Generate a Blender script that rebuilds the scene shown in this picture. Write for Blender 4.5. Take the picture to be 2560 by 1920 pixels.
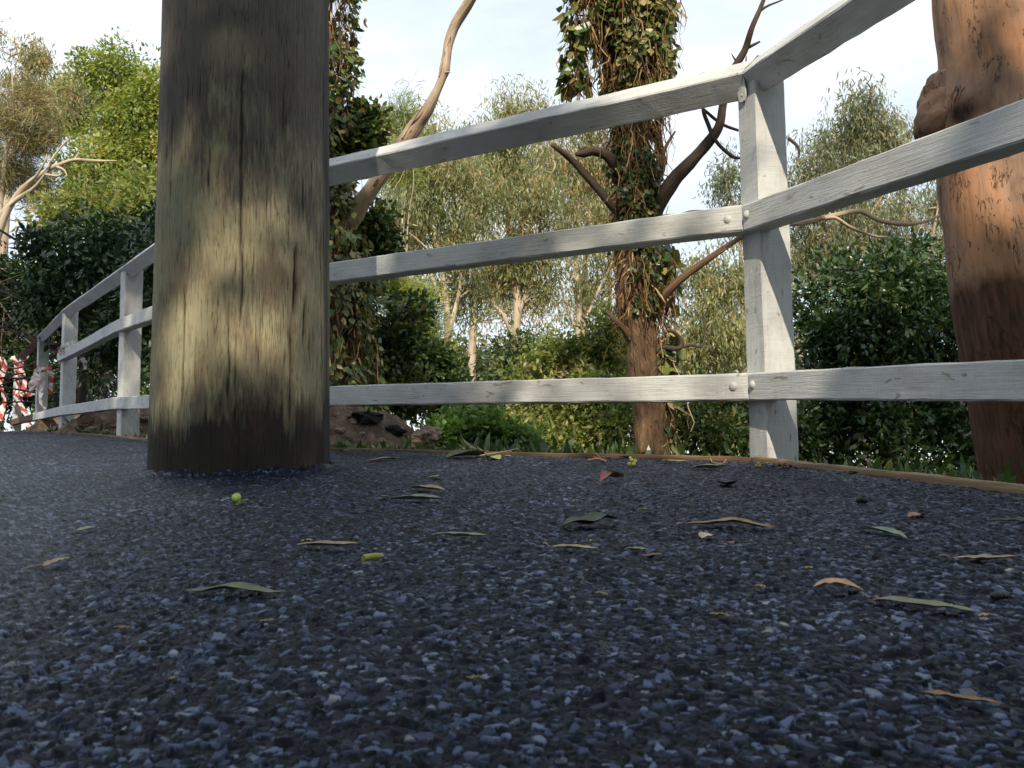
import bpy, math, random
import numpy as np
from mathutils import Vector, Matrix

random.seed(7)
rng = np.random.default_rng(7)
for o in list(bpy.data.objects):
    bpy.data.objects.remove(o)
scene = bpy.context.scene
COL = scene.collection

# ------------------------------------------------------------------ camera
F, CX, CY = 2314.0, 1280.0, 960.0            # focal length / centre for a 2560 x 1920 frame


def nrm(v):
    v = np.asarray(v, float)
    return v / np.linalg.norm(v)


_up = nrm([(977 - CX) / F, (-24750 - CY) / F, 1.0])
_fw = nrm(np.array([0, 0, 1.0]) - _up[2] * _up)
_rt = np.cross(_fw, _up)
R = np.array([_rt, _fw, _up])                 # camera (x right, y down, z forward) -> world
_d1 = np.array([(-1963 - CX) / F, (1030 - CY) / F, 1.0])
_d2 = np.array([(650 - CX) / F, (990 - CY) / F, 1.0])
_n = nrm(np.cross(_d1, _d2))
_n = _n if _n[1] < 0 else -_n
GN = R @ _n                                   # normal of the sloping pavement
GX, GY = -GN[0] / GN[2], -GN[1] / GN[2]
CAM_H = 0.182
CAM = np.array([0, 0, CAM_H / GN[2]])

cd = bpy.data.cameras.new('camera')
cam = bpy.data.objects.new('camera', cd)
COL.objects.link(cam)
r_, u_, b_ = R @ [1, 0, 0], R @ [0, -1, 0], R @ [0, 0, -1]
cam.matrix_world = Matrix(((r_[0], u_[0], b_[0], CAM[0]), (r_[1], u_[1], b_[1], CAM[1]),
                           (r_[2], u_[2], b_[2], CAM[2]), (0, 0, 0, 1)))
cd.sensor_width = 36.0
cd.lens = 36.0 * F / 2560
cd.clip_start = 0.02
cd.clip_end = 3000
cd.dof.use_dof = True
cd.dof.focus_distance = 2.6
cd.dof.aperture_fstop = 26.0
scene.camera = cam

# ------------------------------------------------------------------ sky, sun, exposure
SUN_EL, SUN_AZ = math.radians(36), math.radians(182)      # azimuth from +Y, clockwise
S = np.array([math.sin(SUN_AZ) * math.cos(SUN_EL), math.cos(SUN_AZ) * math.cos(SUN_EL), math.sin(SUN_EL)])
world = bpy.data.worlds.new('World')
scene.world = world
world.use_nodes = True
nt = world.node_tree
nt.nodes.clear()
wo = nt.nodes.new('ShaderNodeOutputWorld')
bg = nt.nodes.new('ShaderNodeBackground')
sky = nt.nodes.new('ShaderNodeTexSky')
sky.sky_type = 'NISHITA'
sky.sun_disc = False
sky.sun_elevation = SUN_EL
sky.sun_rotation = SUN_AZ
sky.air_density = 1.0
sky.dust_density = 0.3
sky.ozone_density = 1.0
bg.inputs['Strength'].default_value = 0.15
# thin bright cloud veils in the sky
tc = nt.nodes.new('ShaderNodeTexCoord')
mp = nt.nodes.new('ShaderNodeMapping')
mp.inputs['Scale'].default_value = (1.2, 1.2, 3.0)
mp.inputs['Location'].default_value = (0.35, 0.1, 0.4)
nz = nt.nodes.new('ShaderNodeTexNoise')
nz.inputs['Scale'].default_value = 1.7
nz.inputs['Detail'].default_value = 6
nz.inputs['Roughness'].default_value = 0.55
cr = nt.nodes.new('ShaderNodeValToRGB')
cr.color_ramp.elements[0].position = 0.30
cr.color_ramp.elements[0].color = (0.30, 0.30, 0.30, 1)
cr.color_ramp.elements[1].position = 0.56
mx = nt.nodes.new('ShaderNodeMix')
mx.data_type = 'RGBA'
mx.inputs['B'].default_value = (5.4, 5.9, 6.5, 1)
nt.links.new(tc.outputs['Generated'], mp.inputs['Vector'])
nt.links.new(mp.outputs['Vector'], nz.inputs['Vector'])
nt.links.new(nz.outputs['Fac'], cr.inputs['Fac'])
nt.links.new(cr.outputs['Color'], mx.inputs['Factor'])
nt.links.new(sky.outputs['Color'], mx.inputs['A'])
nt.links.new(mx.outputs['Result'], bg.inputs['Color'])
nt.links.new(bg.outputs['Background'], wo.inputs['Surface'])

sl = bpy.data.lights.new('sun', 'SUN')
sun = bpy.data.objects.new('sun', sl)
COL.objects.link(sun)
sl.energy = 4.7
sl.angle = math.radians(0.53)
sl.color = (1.0, 0.89, 0.70)
sun.rotation_euler = Vector(S).to_track_quat('Z', 'Y').to_euler()

scene.view_settings.view_transform = 'Standard'
scene.view_settings.look = 'None'
scene.view_settings.exposure = 0.35
scene.view_settings.gamma = 1.0
scene.cycles.max_bounces = 6
scene.cycles.diffuse_bounces = 3
scene.cycles.glossy_bounces = 2
scene.cycles.transmission_bounces = 4


# ------------------------------------------------------------------ points from directions and distances
def U(px, py, d):
    return CAM + R @ (np.array([(px - CX) / F, (py - CY) / F, 1.0]) * d)


def gz(x, y):
    y0 = np.clip(y, 0, 16.0)
    return GX * x + GY * np.clip(y, -60, 16.0) - 0.0016 * y0 * y0


def on_ground(px, py):
    lo, hi = 0.1, 60.0
    for _ in range(60):
        m = 0.5 * (lo + hi)
        p = U(px, py, m)
        if p[2] > gz(p[0], p[1]):
            lo = m
        else:
            hi = m
    return U(px, py, lo)


def height_at(px, py, x, y):
    """height of the sight line through a pixel where it passes the upright at x, y"""
    d = R @ np.array([(px - CX) / F, (py - CY) / F, 1.0])
    t = math.hypot(x, y) / math.hypot(d[0], d[1])
    return CAM[2] + d[2] * t


# ------------------------------------------------------------------ numpy noise
def _hash(ix, iy, iz, s=0):
    h = (ix.astype(np.int64) * 374761393 + iy.astype(np.int64) * 668265263 + iz.astype(np.int64) * 2147483647 + s * 144269)
    h = (h ^ (h >> 13)) * 1274126177
    h = h ^ (h >> 16)
    return (h & 0xffff) / 65535.0


def vnoise(x, y, z=None, s=0):
    x = np.asarray(x, float); y = np.asarray(y, float)
    z = np.zeros_like(x) if z is None else np.asarray(z, float) + 0 * x
    ix, iy, iz = np.floor(x), np.floor(y), np.floor(z)
    fx, fy, fz = x - ix, y - iy, z - iz
    fx, fy, fz = [f * f * (3 - 2 * f) for f in (fx, fy, fz)]
    out = 0
    for a in (0, 1):
        for b in (0, 1):
            for c in (0, 1):
                w = (fx if a else 1 - fx) * (fy if b else 1 - fy) * (fz if c else 1 - fz)
                out = out + w * _hash(ix + a, iy + b, iz + c, s)
    return out - 0.5


def fbm(x, y, z=None, o=4, s=0):
    t, a, f = 0, 1.0, 1.0
    for k in range(o):
        t = t + a * vnoise(x * f, y * f, None if z is None else z * f, s + k)
        a *= 0.5; f *= 2.03
    return t


# ------------------------------------------------------------------ mesh building
class MB:
    """collects polygons and their point attributes, then links them as ONE mesh object"""
    def __init__(self):
        self.v, self.li, self.lt, self.a = [], [], [], {}
        self.n = 0

    def add(self, verts, faces, size, **attrs):
        verts = np.asarray(verts, float).reshape(-1, 3)
        faces = np.asarray(faces, int)
        self.v.append(verts)
        self.li.append(faces.reshape(-1) + self.n)
        self.lt.append(np.broadcast_to(np.asarray(size, int), (faces.shape[0],)) if faces.ndim == 2 else np.asarray(size, int))
        for k in set(list(attrs) + list(self.a)):
            self.a.setdefault(k, [])
            val = attrs.get(k, 0.0)
            val = np.asarray(val, float)
            if val.ndim == 0:
                val = np.full(len(verts), float(val))
            self.a[k].append((self.n, val))
        self.n += len(verts)
        return self

    def build(self, name, mat, parent=None, smooth=False, loc=None):
        me = bpy.data.meshes.new(name)
        v = np.concatenate(self.v)
        if loc is not None:
            v = v - np.asarray(loc)
        li = np.concatenate(self.li).astype(np.int32)
        lt = np.concatenate(self.lt).astype(np.int32)
        ls = np.concatenate([[0], np.cumsum(lt)[:-1]]).astype(np.int32)
        me.vertices.add(len(v)); me.loops.add(len(li)); me.polygons.add(len(lt))
        me.vertices.foreach_set('co', v.astype(np.float32).ravel())
        me.loops.foreach_set('vertex_index', li)
        me.polygons.foreach_set('loop_start', ls)
        me.polygons.foreach_set('use_smooth', np.full(len(lt), smooth))
        me.update(calc_edges=True)
        for k, parts in self.a.items():
            dim = max((p.shape[1] if p.ndim == 2 else 1) for _, p in parts)
            arr = np.zeros((len(v), 3) if dim == 3 else len(v), np.float32)
            for st, p in parts:
                arr[st:st + len(p)] = p[:, None] if (dim == 3 and p.ndim == 1) else p
            at = me.attributes.new(k, 'FLOAT_VECTOR' if dim == 3 else 'FLOAT', 'POINT')
            at.data.foreach_set('vector' if dim == 3 else 'value', arr.ravel())
        me.materials.append(mat)
        o = bpy.data.objects.new(name, me)
        COL.objects.link(o)
        if loc is not None:
            o.location = loc
        if parent is not None:
            o.parent = parent
            if loc is None:
                o.location = -np.array(parent.location)
        return o


def tag(o, label=None, cat=None, group=None, kind=None):
    if label: o['label'] = label
    if cat: o['category'] = cat
    if group: o['group'] = group
    if kind: o['kind'] = kind
    return o


def empty(name, loc, label, cat, group=None):
    o = bpy.data.objects.new(name, None)
    COL.objects.link(o)
    o.location = loc
    o.empty_display_size = 0.1
    return tag(o, label, cat, group)


def smooth_path(pts, rad, n=6):
    """Catmull-Rom through points and radii"""
    P = np.asarray(pts, float); r = np.asarray(rad, float)
    Q = np.column_stack([P, r])
    Q = np.vstack([2 * Q[0] - Q[1], Q, 2 * Q[-1] - Q[-2]])
    out = []
    for i in range(1, len(Q) - 2):
        a, b, c, d = Q[i - 1:i + 3]
        for t in np.linspace(0, 1, n, endpoint=False):
            out.append(0.5 * ((2 * b) + (c - a) * t + (2 * a - 5 * b + 4 * c - d) * t * t + (3 * b - a - 3 * c + d) * t ** 3))
    out.append(Q[-2])
    out = np.array(out)
    return out[:, :3], np.maximum(out[:, 3], 0.0008)


def tube(mb, P, r, seg=10, rough=0.0, freq=8.0, seed=0, cap=True, rfun=None, **extra):
    P = np.asarray(P, float)
    T = np.gradient(P, axis=0)
    T /= np.linalg.norm(T, axis=1)[:, None] + 1e-12
    ref = np.array([0.31, 0.93, 0.2]) if abs(T[0] @ np.array([0.31, 0.93, 0.2])) < 0.9 else np.array([1, 0, 0.])
    A = ref - (T @ ref)[:, None] * T
    A /= np.linalg.norm(A, axis=1)[:, None]
    B = np.cross(T, A)
    ang = np.linspace(0, 2 * math.pi, seg, endpoint=False)
    rr = np.repeat(np.asarray(r, float)[:, None], seg, 1)
    L = np.concatenate([[0], np.cumsum(np.linalg.norm(np.diff(P, axis=0), axis=1))])
    aa = np.repeat(ang[None], len(P), 0)
    if rough:
        rr = rr * (1 + rough * 2 * fbm(np.cos(aa) * 1.5 + 9, np.sin(aa) * 1.5 + 5, np.repeat(L[:, None], seg, 1) * freq, 3, seed))
    V = P[:, None] + rr[..., None] * (np.cos(aa)[..., None] * A[:, None] + np.sin(aa)[..., None] * B[:, None])
    if rfun is not None:
        V = rfun(V, P[:, None], aa, L)
    m, n = len(P), seg
    i = np.arange(m - 1)[:, None] * n
    j = np.arange(n)[None]
    j2 = (j + 1) % n
    Fq = np.stack([i + j, i + j2, i + n + j2, i + n + j], -1).reshape(-1, 4)
    grain = np.stack([np.repeat(L[:, None], n, 1), np.cos(aa) * rr, np.sin(aa) * rr], -1).reshape(-1, 3)
    mb.add(V.reshape(-1, 3), Fq, 4, grain=grain, **extra)
    if cap:
        for k in (0, m - 1):
            mb.add(V[k], [list(range(n)) if k else list(range(n))[::-1]], n, grain=grain[k * n:k * n + n], **{e: (w if np.ndim(w) == 0 else 0) for e, w in extra.items()})
    return V


def beam(mb, a, b, side, w, h, roll=0.0, bev=0.004, n=24, cut_a=None, cut_b=None, jit=0.0012, seed=0):
    """timber from a to b; w across (along side), h the other way; ends cut by planes through a and b"""
    a, b = np.asarray(a, float), np.asarray(b, float)
    L = np.linalg.norm(b - a)
    t = (b - a) / L
    s = nrm(np.asarray(side, float) - (np.asarray(side) @ t) * t)
    u = np.cross(t, s)
    if u[2] < 0: u = -u
    c, d = w / 2, h / 2
    prof = np.array([(-c + bev, -d), (c - bev, -d), (c, -d + bev), (c, d - bev), (c - bev, d), (-c + bev, d), (-c, d - bev), (-c, -d + bev)])
    cr_, sr_ = math.cos(roll), math.sin(roll)
    prof = np.column_stack([prof[:, 0] * cr_ - prof[:, 1] * sr_, prof[:, 0] * sr_ + prof[:, 1] * cr_])
    off = prof[:, :1] * s + prof[:, 1:] * u
    ts = np.linspace(0, 1, n + 1)
    V = a + ts[:, None, None] * (b - a) + off[None]
    for k, pl, q in ((0, cut_a, a), (n, cut_b, b)):
        if pl is not None:
            pl = np.asarray(pl, float)
            V[k] -= (((V[k] - q) @ pl) / (t @ pl))[:, None] * t
    al = ts * L
    wob = np.stack([vnoise(al * 1.3 + seed * 7.1, al * 0 + seed, None, 3), vnoise(al * 1.2 + seed * 3.7, al * 0 + seed, None, 9)], -1) * 0.0035
    wob[0] = wob[-1] = 0
    V += (wob[:, :1] * s + wob[:, 1:] * u)[:, None]
    V[1:-1] += (rng.random(V[1:-1].shape) - 0.5) * 2 * jit
    m = 8
    i = np.arange(n)[:, None] * m
    j = np.arange(m)[None]
    Fq = np.stack([i + j, i + (j + 1) % m, i + m + (j + 1) % m, i + m + j], -1).reshape(-1, 4)
    g = np.stack([np.repeat(al[:, None], m, 1) + seed * 1.7, np.repeat(prof[None, :, 0], n + 1, 0) + seed, np.repeat(prof[None, :, 1], n + 1, 0)], -1).reshape(-1, 3)
    mb.add(V.reshape(-1, 3), Fq, 4, grain=g)
    mb.add(V[0], [list(range(m))[::-1]], m, grain=g[:m])
    mb.add(V[n], [list(range(m))], m, grain=g[-m:])


def box_at(mb, c, ax, ay, az, sx, sy, sz):
    c = np.asarray(c, float)
    q = np.array([(x, y, z) for x in (-1, 1) for y in (-1, 1) for z in (-1, 1)], float) / 2
    V = c + q[:, :1] * sx * np.asarray(ax) + q[:, 1:2] * sy * np.asarray(ay) + q[:, 2:] * sz * np.asarray(az)
    mb.add(V, [(0, 1, 3, 2), (4, 6, 7, 5), (0, 4, 5, 1), (2, 3, 7, 6), (0, 2, 6, 4), (1, 5, 7, 3)], 4)


def unit(a):
    return a / (np.linalg.norm(a, axis=-1, keepdims=True) + 1e-9)


def leaves(mb, pos, dirs, wv, ln, wd, bend=0.15, tint=None):
    """many separate leaves: six points each, three faces"""
    n = len(pos)
    d = unit(dirs)
    w = unit(wv - (wv * d).sum(-1, keepdims=True) * d)
    nn = np.cross(d, w)
    ln = np.broadcast_to(ln, (n,))[:, None]; wd = np.broadcast_to(wd, (n,))[:, None] / 2
    z = bend * ln
    V = np.empty((n, 6, 3))
    V[:, 0] = pos
    V[:, 1] = pos + d * ln * 0.32 - w * wd + nn * z * 0.5
    V[:, 2] = pos + d * ln * 0.32 + w * wd + nn * z * 0.5
    V[:, 3] = pos + d * ln * 0.68 - w * wd * 0.75 + nn * z * 0.35
    V[:, 4] = pos + d * ln * 0.68 + w * wd * 0.75 + nn * z * 0.35
    V[:, 5] = pos + d * ln - nn * z * 0.4
    base = (np.arange(n) * 6)[:, None]
    fl = (base + np.array([[0, 2, 1, 1, 2, 4, 3, 3, 4, 5]])).reshape(-1)
    mb.add(V.reshape(-1, 3), fl, np.tile([3, 4, 3], n), tint=np.repeat(tint if tint is not None else rng.random(n), 6))


def crown(mb, blobs, clumps, per, ln, wd, style, spread=0.12, shell=0.45, bend=0.15, tshift=0.0, gaps=0.24):
    """leaf clumps spread through ellipsoids; returns the clump centres"""
    vol = np.array([b[1][0] * b[1][2] for b in blobs])
    cnt = np.maximum(1, (clumps * vol / vol.sum()).astype(int))
    C = []
    for (c, rad), k in zip(blobs, cnt):
        v = unit(rng.normal(size=(k, 3))) * (rng.random((k, 1)) ** shell)
        v *= 1 + 0.5 * fbm(v[:, 0] * 2 + c[0], v[:, 1] * 2 + c[1], v[:, 2] * 2, 2)[:, None]
        C.append(c + v * rad)
    C = np.concatenate(C)
    # open gaps where the boughs leave room, so that the outline breaks up
    sc_ = 1.15 / max(0.12, float(np.mean([b[1][0] for b in blobs])))
    fq = fbm(C[:, 0] * sc_ + 3.3, C[:, 1] * sc_, C[:, 2] * sc_ * 1.2, 3, 61)
    C = C[fq > np.quantile(fq, gaps)]
    m = len(C)
    csz = (0.72 + 0.55 * rng.random(m))
    ps = rng.integers(int(per * 0.6), int(per * 1.8) + 1, m)
    idx = np.repeat(np.arange(m), ps)
    n = len(idx)
    sp = spread * (0.6 + 0.9 * rng.random(m))[idx, None]
    off = unit(rng.normal(size=(n, 3))) * (rng.random((n, 1)) ** 0.45) * sp * 1.75
    tint = np.clip(0.5 + 0.24 * rng.normal(size=m)[idx] * 0.7 + 0.2 * rng.normal(size=n) + tshift, 0, 1)
    if style == 'droop':
        off[:, 2] *= 1.25
        d = rng.normal(size=(n, 3)) * 0.5 + np.array([0, 0, -1.0])
        w = rng.normal(size=(n, 3))
    elif style == 'needle':
        cd_ = unit(rng.normal(size=(m, 3)) * 0.6 + np.array([0.1, -0.1, 0.15]))[idx]
        d = cd_ + rng.normal(size=(n, 3)) * 0.35 + np.array([0, 0, -0.25])
        w = rng.normal(size=(n, 3))
    else:
        d = unit(off) + rng.normal(size=(n, 3)) * 0.5 + np.array([0, 0, -0.35])
        w = np.cross(d, np.array([0, 0, 1.0]) + rng.normal(size=(n, 3)) * 0.55)
    leaves(mb, C[idx] + off, d, w, ln * csz[idx] * (0.65 + 0.6 * rng.random(n)), wd * csz[idx] * (0.7 + 0.6 * rng.random(n)), bend, tint)
    return C


def blob(px, py, rx, ry, d, rz=None):
    k = d / F
    c = U(px, py, d)
    return (c, np.array([rx * k, (rz if rz is not None else 0.5 * (rx + ry)) * k, ry * k]))


# ------------------------------------------------------------------ materials
def mat_new(name):
    m = bpy.data.materials.new(name)
    m.use_nodes = True
    t = m.node_tree
    t.nodes.clear()
    out = t.nodes.new('ShaderNodeOutputMaterial')
    bs = t.nodes.new('ShaderNodeBsdfPrincipled')
    t.links.new(bs.outputs[0], out.inputs[0])
    return m, t, bs, out


def nd(t, kind, **kw):
    n = t.nodes.new(kind)
    for k, v in kw.items():
        if k in n.inputs.keys() if hasattr(n.inputs, 'keys') else False:
            n.inputs[k].default_value = v
        else:
            setattr(n, k, v)
    return n


def attr(t, name):
    n = t.nodes.new('ShaderNodeAttribute'); n.attribute_name = name
    return n


def ramp(t, fac, stops, interp='LINEAR'):
    n = t.nodes.new('ShaderNodeValToRGB')
    n.color_ramp.interpolation = interp
    e = n.color_ramp.elements
    while len(e) > 1:
        e.remove(e[-1])
    for i, (p, c) in enumerate(stops):
        q = e[0] if i == 0 else e.new(p)
        q.position = p
        q.color = (*c, 1) if len(c) == 3 else c
    t.links.new(fac, n.inputs['Fac'])
    return n.outputs['Color']


def mapped(t, vec, scale, loc=(0, 0, 0)):
    n = t.nodes.new('ShaderNodeMapping')
    n.inputs['Scale'].default_value = scale
    n.inputs['Location'].default_value = loc
    t.links.new(vec, n.inputs['Vector'])
    return n.outputs['Vector']


def noise(t, vec, scale, detail=4, rough=0.55, dist=0.0):
    n = nd(t, 'ShaderNodeTexNoise', Scale=scale, Detail=detail, Roughness=rough, Distortion=dist)
    t.links.new(vec, n.inputs['Vector'])
    return n.outputs['Fac']


def mixc(t, fac, a, b, mode='MIX'):
    n = t.nodes.new('ShaderNodeMix'); n.data_type = 'RGBA'; n.blend_type = mode
    for key, v in (('Factor', fac), ('A', a), ('B', b)):
        if isinstance(v, (int, float)): n.inputs[key].default_value = v
        elif isinstance(v, tuple): n.inputs[key].default_value = (*v, 1)
        else: t.links.new(v, n.inputs[key])
    return n.outputs['Result']


def mth(t, op, a, b=0.0, clamp=False):
    n = t.nodes.new('ShaderNodeMath'); n.operation = op; n.use_clamp = clamp
    for i, v in enumerate((a, b)):
        if isinstance(v, (int, float)): n.inputs[i].default_value = v
        else: t.links.new(v, n.inputs[i])
    return n.outputs[0]


def bump(t, bs, h, strength=0.5, dist=0.01):
    n = nd(t, 'ShaderNodeBump', Strength=strength, Distance=dist)
    t.links.new(h, n.inputs['Height'])
    t.links.new(n.outputs['Normal'], bs.inputs['Normal'])


def leaf_mat(name, stops, transl=0.35, rough=0.45, spec=0.4):
    m, t, bs, out = mat_new(name)
    a = attr(t, 'tint')
    c = ramp(t, a.outputs['Fac'], stops)
    t.links.new(c, bs.inputs['Base Color'])
    bs.inputs['Roughness'].default_value = rough
    bs.inputs['Specular IOR Level'].default_value = spec
    tr = t.nodes.new('ShaderNodeBsdfTranslucent')
    hs = nd(t, 'ShaderNodeHueSaturation', Hue=0.485, Saturation=1.15, Value=1.5)
    t.links.new(c, hs.inputs['Color'])
    t.links.new(hs.outputs[0], tr.inputs['Color'])
    ms = t.nodes.new('ShaderNodeMixShader')
    ms.inputs[0].default_value = transl
    t.links.new(bs.outputs[0], ms.inputs[1]); t.links.new(tr.outputs[0], ms.inputs[2])
    t.links.new(ms.outputs[0], out.inputs[0])
    return m


LEAF_EUC = leaf_mat('eucalypt_leaves', [(0, (0.09, 0.12, 0.045)), (0.35, (0.19, 0.22, 0.09)), (0.7, (0.31, 0.31, 0.14)), (0.92, (0.42, 0.36, 0.17)), (1, (0.36, 0.19, 0.09))], 0.4, 0.4, 0.5)
LEAF_FAREUC = leaf_mat('far_eucalypt_leaves', [(0, (0.06, 0.09, 0.045)), (0.4, (0.13, 0.165, 0.085)), (0.8, (0.22, 0.23, 0.115)), (1, (0.32, 0.25, 0.14))], 0.35, 0.42, 0.5)
LEAF_BRIGHT = leaf_mat('bright_leaves', [(0, (0.07, 0.11, 0.025)), (0.45, (0.19, 0.255, 0.06)), (0.85, (0.34, 0.37, 0.10)), (1, (0.45, 0.42, 0.15))], 0.42, 0.5)
LEAF_DARK = leaf_mat('dark_leaves', [(0, (0.014, 0.03, 0.012)), (0.5, (0.028, 0.062, 0.020)), (0.9, (0.06, 0.11, 0.03)), (1, (0.13, 0.14, 0.04))], 0.2, 0.33, 0.6)
LEAF_VINE = leaf_mat('vine_leaves', [(0, (0.025, 0.05, 0.015)), (0.45, (0.07, 0.115, 0.028)), (0.75, (0.20, 0.22, 0.06)), (1, (0.40, 0.31, 0.13))], 0.28, 0.35, 0.5)
LEAF_SHRUB = leaf_mat('shrub_leaves', [(0, (0.05, 0.085, 0.02)), (0.4, (0.15, 0.20, 0.05)), (0.8, (0.29, 0.32, 0.10)), (1, (0.42, 0.34, 0.16))], 0.42, 0.4, 0.5)
LEAF_WEED = leaf_mat('weed_leaves', [(0, (0.04, 0.09, 0.022)), (0.6, (0.095, 0.18, 0.045)), (1, (0.20, 0.27, 0.08))], 0.35, 0.5, 0.3)
LEAF_NEEDLE = leaf_mat('needle_leaves', [(0, (0.11, 0.11, 0.045)), (0.5, (0.22, 0.20, 0.085)), (1, (0.38, 0.30, 0.14))], 0.2, 0.6, 0.2)
LEAF_NEEDLE_G = leaf_mat('green_needle_leaves', [(0, (0.10, 0.14, 0.03)), (0.5, (0.20, 0.25, 0.05)), (1, (0.33, 0.36, 0.09))], 0.25, 0.6, 0.2)
LEAF_MID = leaf_mat('mid_green_leaves', [(0, (0.018, 0.038, 0.012)), (0.5, (0.042, 0.08, 0.022)), (0.85, (0.10, 0.14, 0.035)), (1, (0.2, 0.19, 0.07))], 0.28, 0.36, 0.55)
DEADVINE = leaf_mat('dead_vine', [(0, (0.05, 0.028, 0.017)), (0.5, (0.15, 0.09, 0.045)), (0.85, (0.34, 0.23, 0.11)), (1, (0.50, 0.38, 0.20))], 0.15, 0.8, 0.1)


def bark_mat(name, stops, scale=(3, 30, 30), crack=(0.03, 0.02, 0.012), cr_lo=0.30, bumpd=0.012, rough=0.85):
    m, t, bs, out = mat_new(name)
    g = attr(t, 'grain').outputs['Vector']
    n1 = noise(t, mapped(t, g, scale), 1.0, 6, 0.6, 0.4)
    n2 = noise(t, mapped(t, g, (2.5, 6, 6)), 1.0, 3)
    mixn = mth(t, 'ADD', mth(t, 'MULTIPLY', n1, 0.55), mth(t, 'MULTIPLY', n2, 0.45))
    c = ramp(t, mixn, stops)
    n3 = noise(t, mapped(t, g, (scale[0] * 2.2, scale[1] * 1.6, scale[2] * 1.6), (3, 1, 7)), 1.0, 4, 0.6, 1.2)
    k = ramp(t, n3, [(cr_lo, (1, 1, 1)), (cr_lo + 0.07, (0, 0, 0))])
    c = mixc(t, k, c, crack)
    t.links.new(c, bs.inputs['Base Color'])
    bs.inputs['Roughness'].default_value = rough
    bs.inputs['Specular IOR Level'].default_value = 0.2
    bump(t, bs, mth(t, 'SUBTRACT', n1, mth(t, 'MULTIPLY', k, 0.6)), 0.8, bumpd)
    return m


BARK_BROWN = bark_mat('brown_bark', [(0.3, (0.055, 0.034, 0.022)), (0.55, (0.15, 0.09, 0.055)), (0.75, (0.27, 0.17, 0.10))], (7, 55, 55), bumpd=0.03)
BARK_DARK = bark_mat('dark_limb_bark', [(0.3, (0.03, 0.023, 0.02)), (0.6, (0.085, 0.06, 0.045)), (0.8, (0.17, 0.12, 0.085))], (8, 60, 60))
BARK_PALE = bark_mat('pale_bark', [(0.3, (0.20, 0.14, 0.09)), (0.5, (0.42, 0.34, 0.25)), (0.75, (0.62, 0.55, 0.44))], (2, 14, 14), (0.16, 0.09, 0.05), 0.27)
BARK_TAN = bark_mat('tan_bark', [(0.3, (0.20, 0.14, 0.10)), (0.5, (0.38, 0.28, 0.20)), (0.7, (0.55, 0.44, 0.32))], (4, 40, 40), (0.06, 0.04, 0.03), 0.3)


def paint_mat():
    m, t, bs, out = mat_new('weathered_white_paint')
    g = attr(t, 'grain').outputs['Vector']
    n1 = noise(t, mapped(t, g, (9, 18, 18)), 1.0, 6, 0.6)
    saw = noise(t, mapped(t, g, (190, 7, 7)), 1.0, 3, 0.6)
    gr = noise(t, mapped(t, g, (10, 220, 220)), 1.0, 4, 0.6)
    fine = noise(t, mapped(t, g, (330, 330, 330)), 1.0, 3, 0.7)
    c = ramp(t, n1, [(0.28, (0.42, 0.42, 0.405)), (0.5, (0.53, 0.535, 0.53)), (0.75, (0.59, 0.595, 0.585))])
    c = mixc(t, 0.3, c, ramp(t, gr, [(0.3, (0.55, 0.54, 0.52)), (0.5, (0.80, 0.80, 0.79))]), 'MULTIPLY')
    spot = noise(t, mapped(t, g, (16, 45, 45), (5, 2, 8)), 1.0, 3, 0.5, 0.8)
    k = ramp(t, spot, [(0.66, (0, 0, 0)), (0.70, (1, 1, 1))])
    c = mixc(t, mth(t, 'MULTIPLY', k, 0.75), c, (0.22, 0.185, 0.13))
    gm = noise(t, mapped(t, g, (3.5, 10, 10), (1, 4, 3)), 1.0, 5, 0.65)
    c = mixc(t, mth(t, 'MULTIPLY', ramp(t, gm, [(0.52, (0, 0, 0)), (0.72, (1, 1, 1))]), 0.45), c, (0.33, 0.31, 0.26))
    t.links.new(c, bs.inputs['Base Color'])
    bs.inputs['Roughness'].default_value = 0.62
    bs.inputs['Specular IOR Level'].default_value = 0.3
    h = mth(t, 'ADD', mth(t, 'ADD', mth(t, 'MULTIPLY', saw, 0.35), mth(t, 'MULTIPLY', gr, 0.7)), mth(t, 'MULTIPLY', fine, 0.35))
    bump(t, bs, h, 0.75, 0.0035)
    return m


PAINT = paint_mat()


def plain_wood(name, stops, scale=(4, 120, 120), rough=0.8):
    m, t, bs, out = mat_new(name)
    g = attr(t, 'grain').outputs['Vector']
    n1 = noise(t, mapped(t, g, scale), 1.0, 5, 0.6, 0.2)
    t.links.new(ramp(t, n1, stops), bs.inputs['Base Color'])
    bs.inputs['Roughness'].default_value = rough
    bump(t, bs, n1, 0.6, 0.003)
    return m


EDGEWOOD = plain_wood('edging_wood', [(0.3, (0.10, 0.065, 0.035)), (0.5, (0.21, 0.145, 0.08)), (0.7, (0.31, 0.23, 0.13))])
EDGEDARK = plain_wood('dark_edging_wood', [(0.3, (0.04, 0.022, 0.013)), (0.5, (0.10, 0.055, 0.028)), (0.7, (0.17, 0.10, 0.05))])
RAWWOOD = plain_wood('raw_brown_wood', [(0.3, (0.055, 0.025, 0.018)), (0.6, (0.14, 0.065, 0.045))])


def flat_mat(name, col, rough=0.6, metal=0.0, var=0.25, sc=40):
    m, t, bs, out = mat_new(name)
    tcn = t.nodes.new('ShaderNodeTexCoord')
    n = noise(t, tcn.outputs['Object'], sc, 4)
    lo = tuple(x * (1 - var) for x in col); hi = tuple(min(1, x * (1 + var)) for x in col)
    t.links.new(ramp(t, n, [(0.3, lo), (0.7, hi)]), bs.inputs['Base Color'])
    bs.inputs['Roughness'].default_value = rough
    bs.inputs['Metallic'].default_value = metal
    return m


BOLT = flat_mat('painted_bolt', (0.43, 0.425, 0.41), 0.6, 0.0)
STRAP = flat_mat('painted_strap', (0.60, 0.60, 0.58), 0.5, 0.0)


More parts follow.
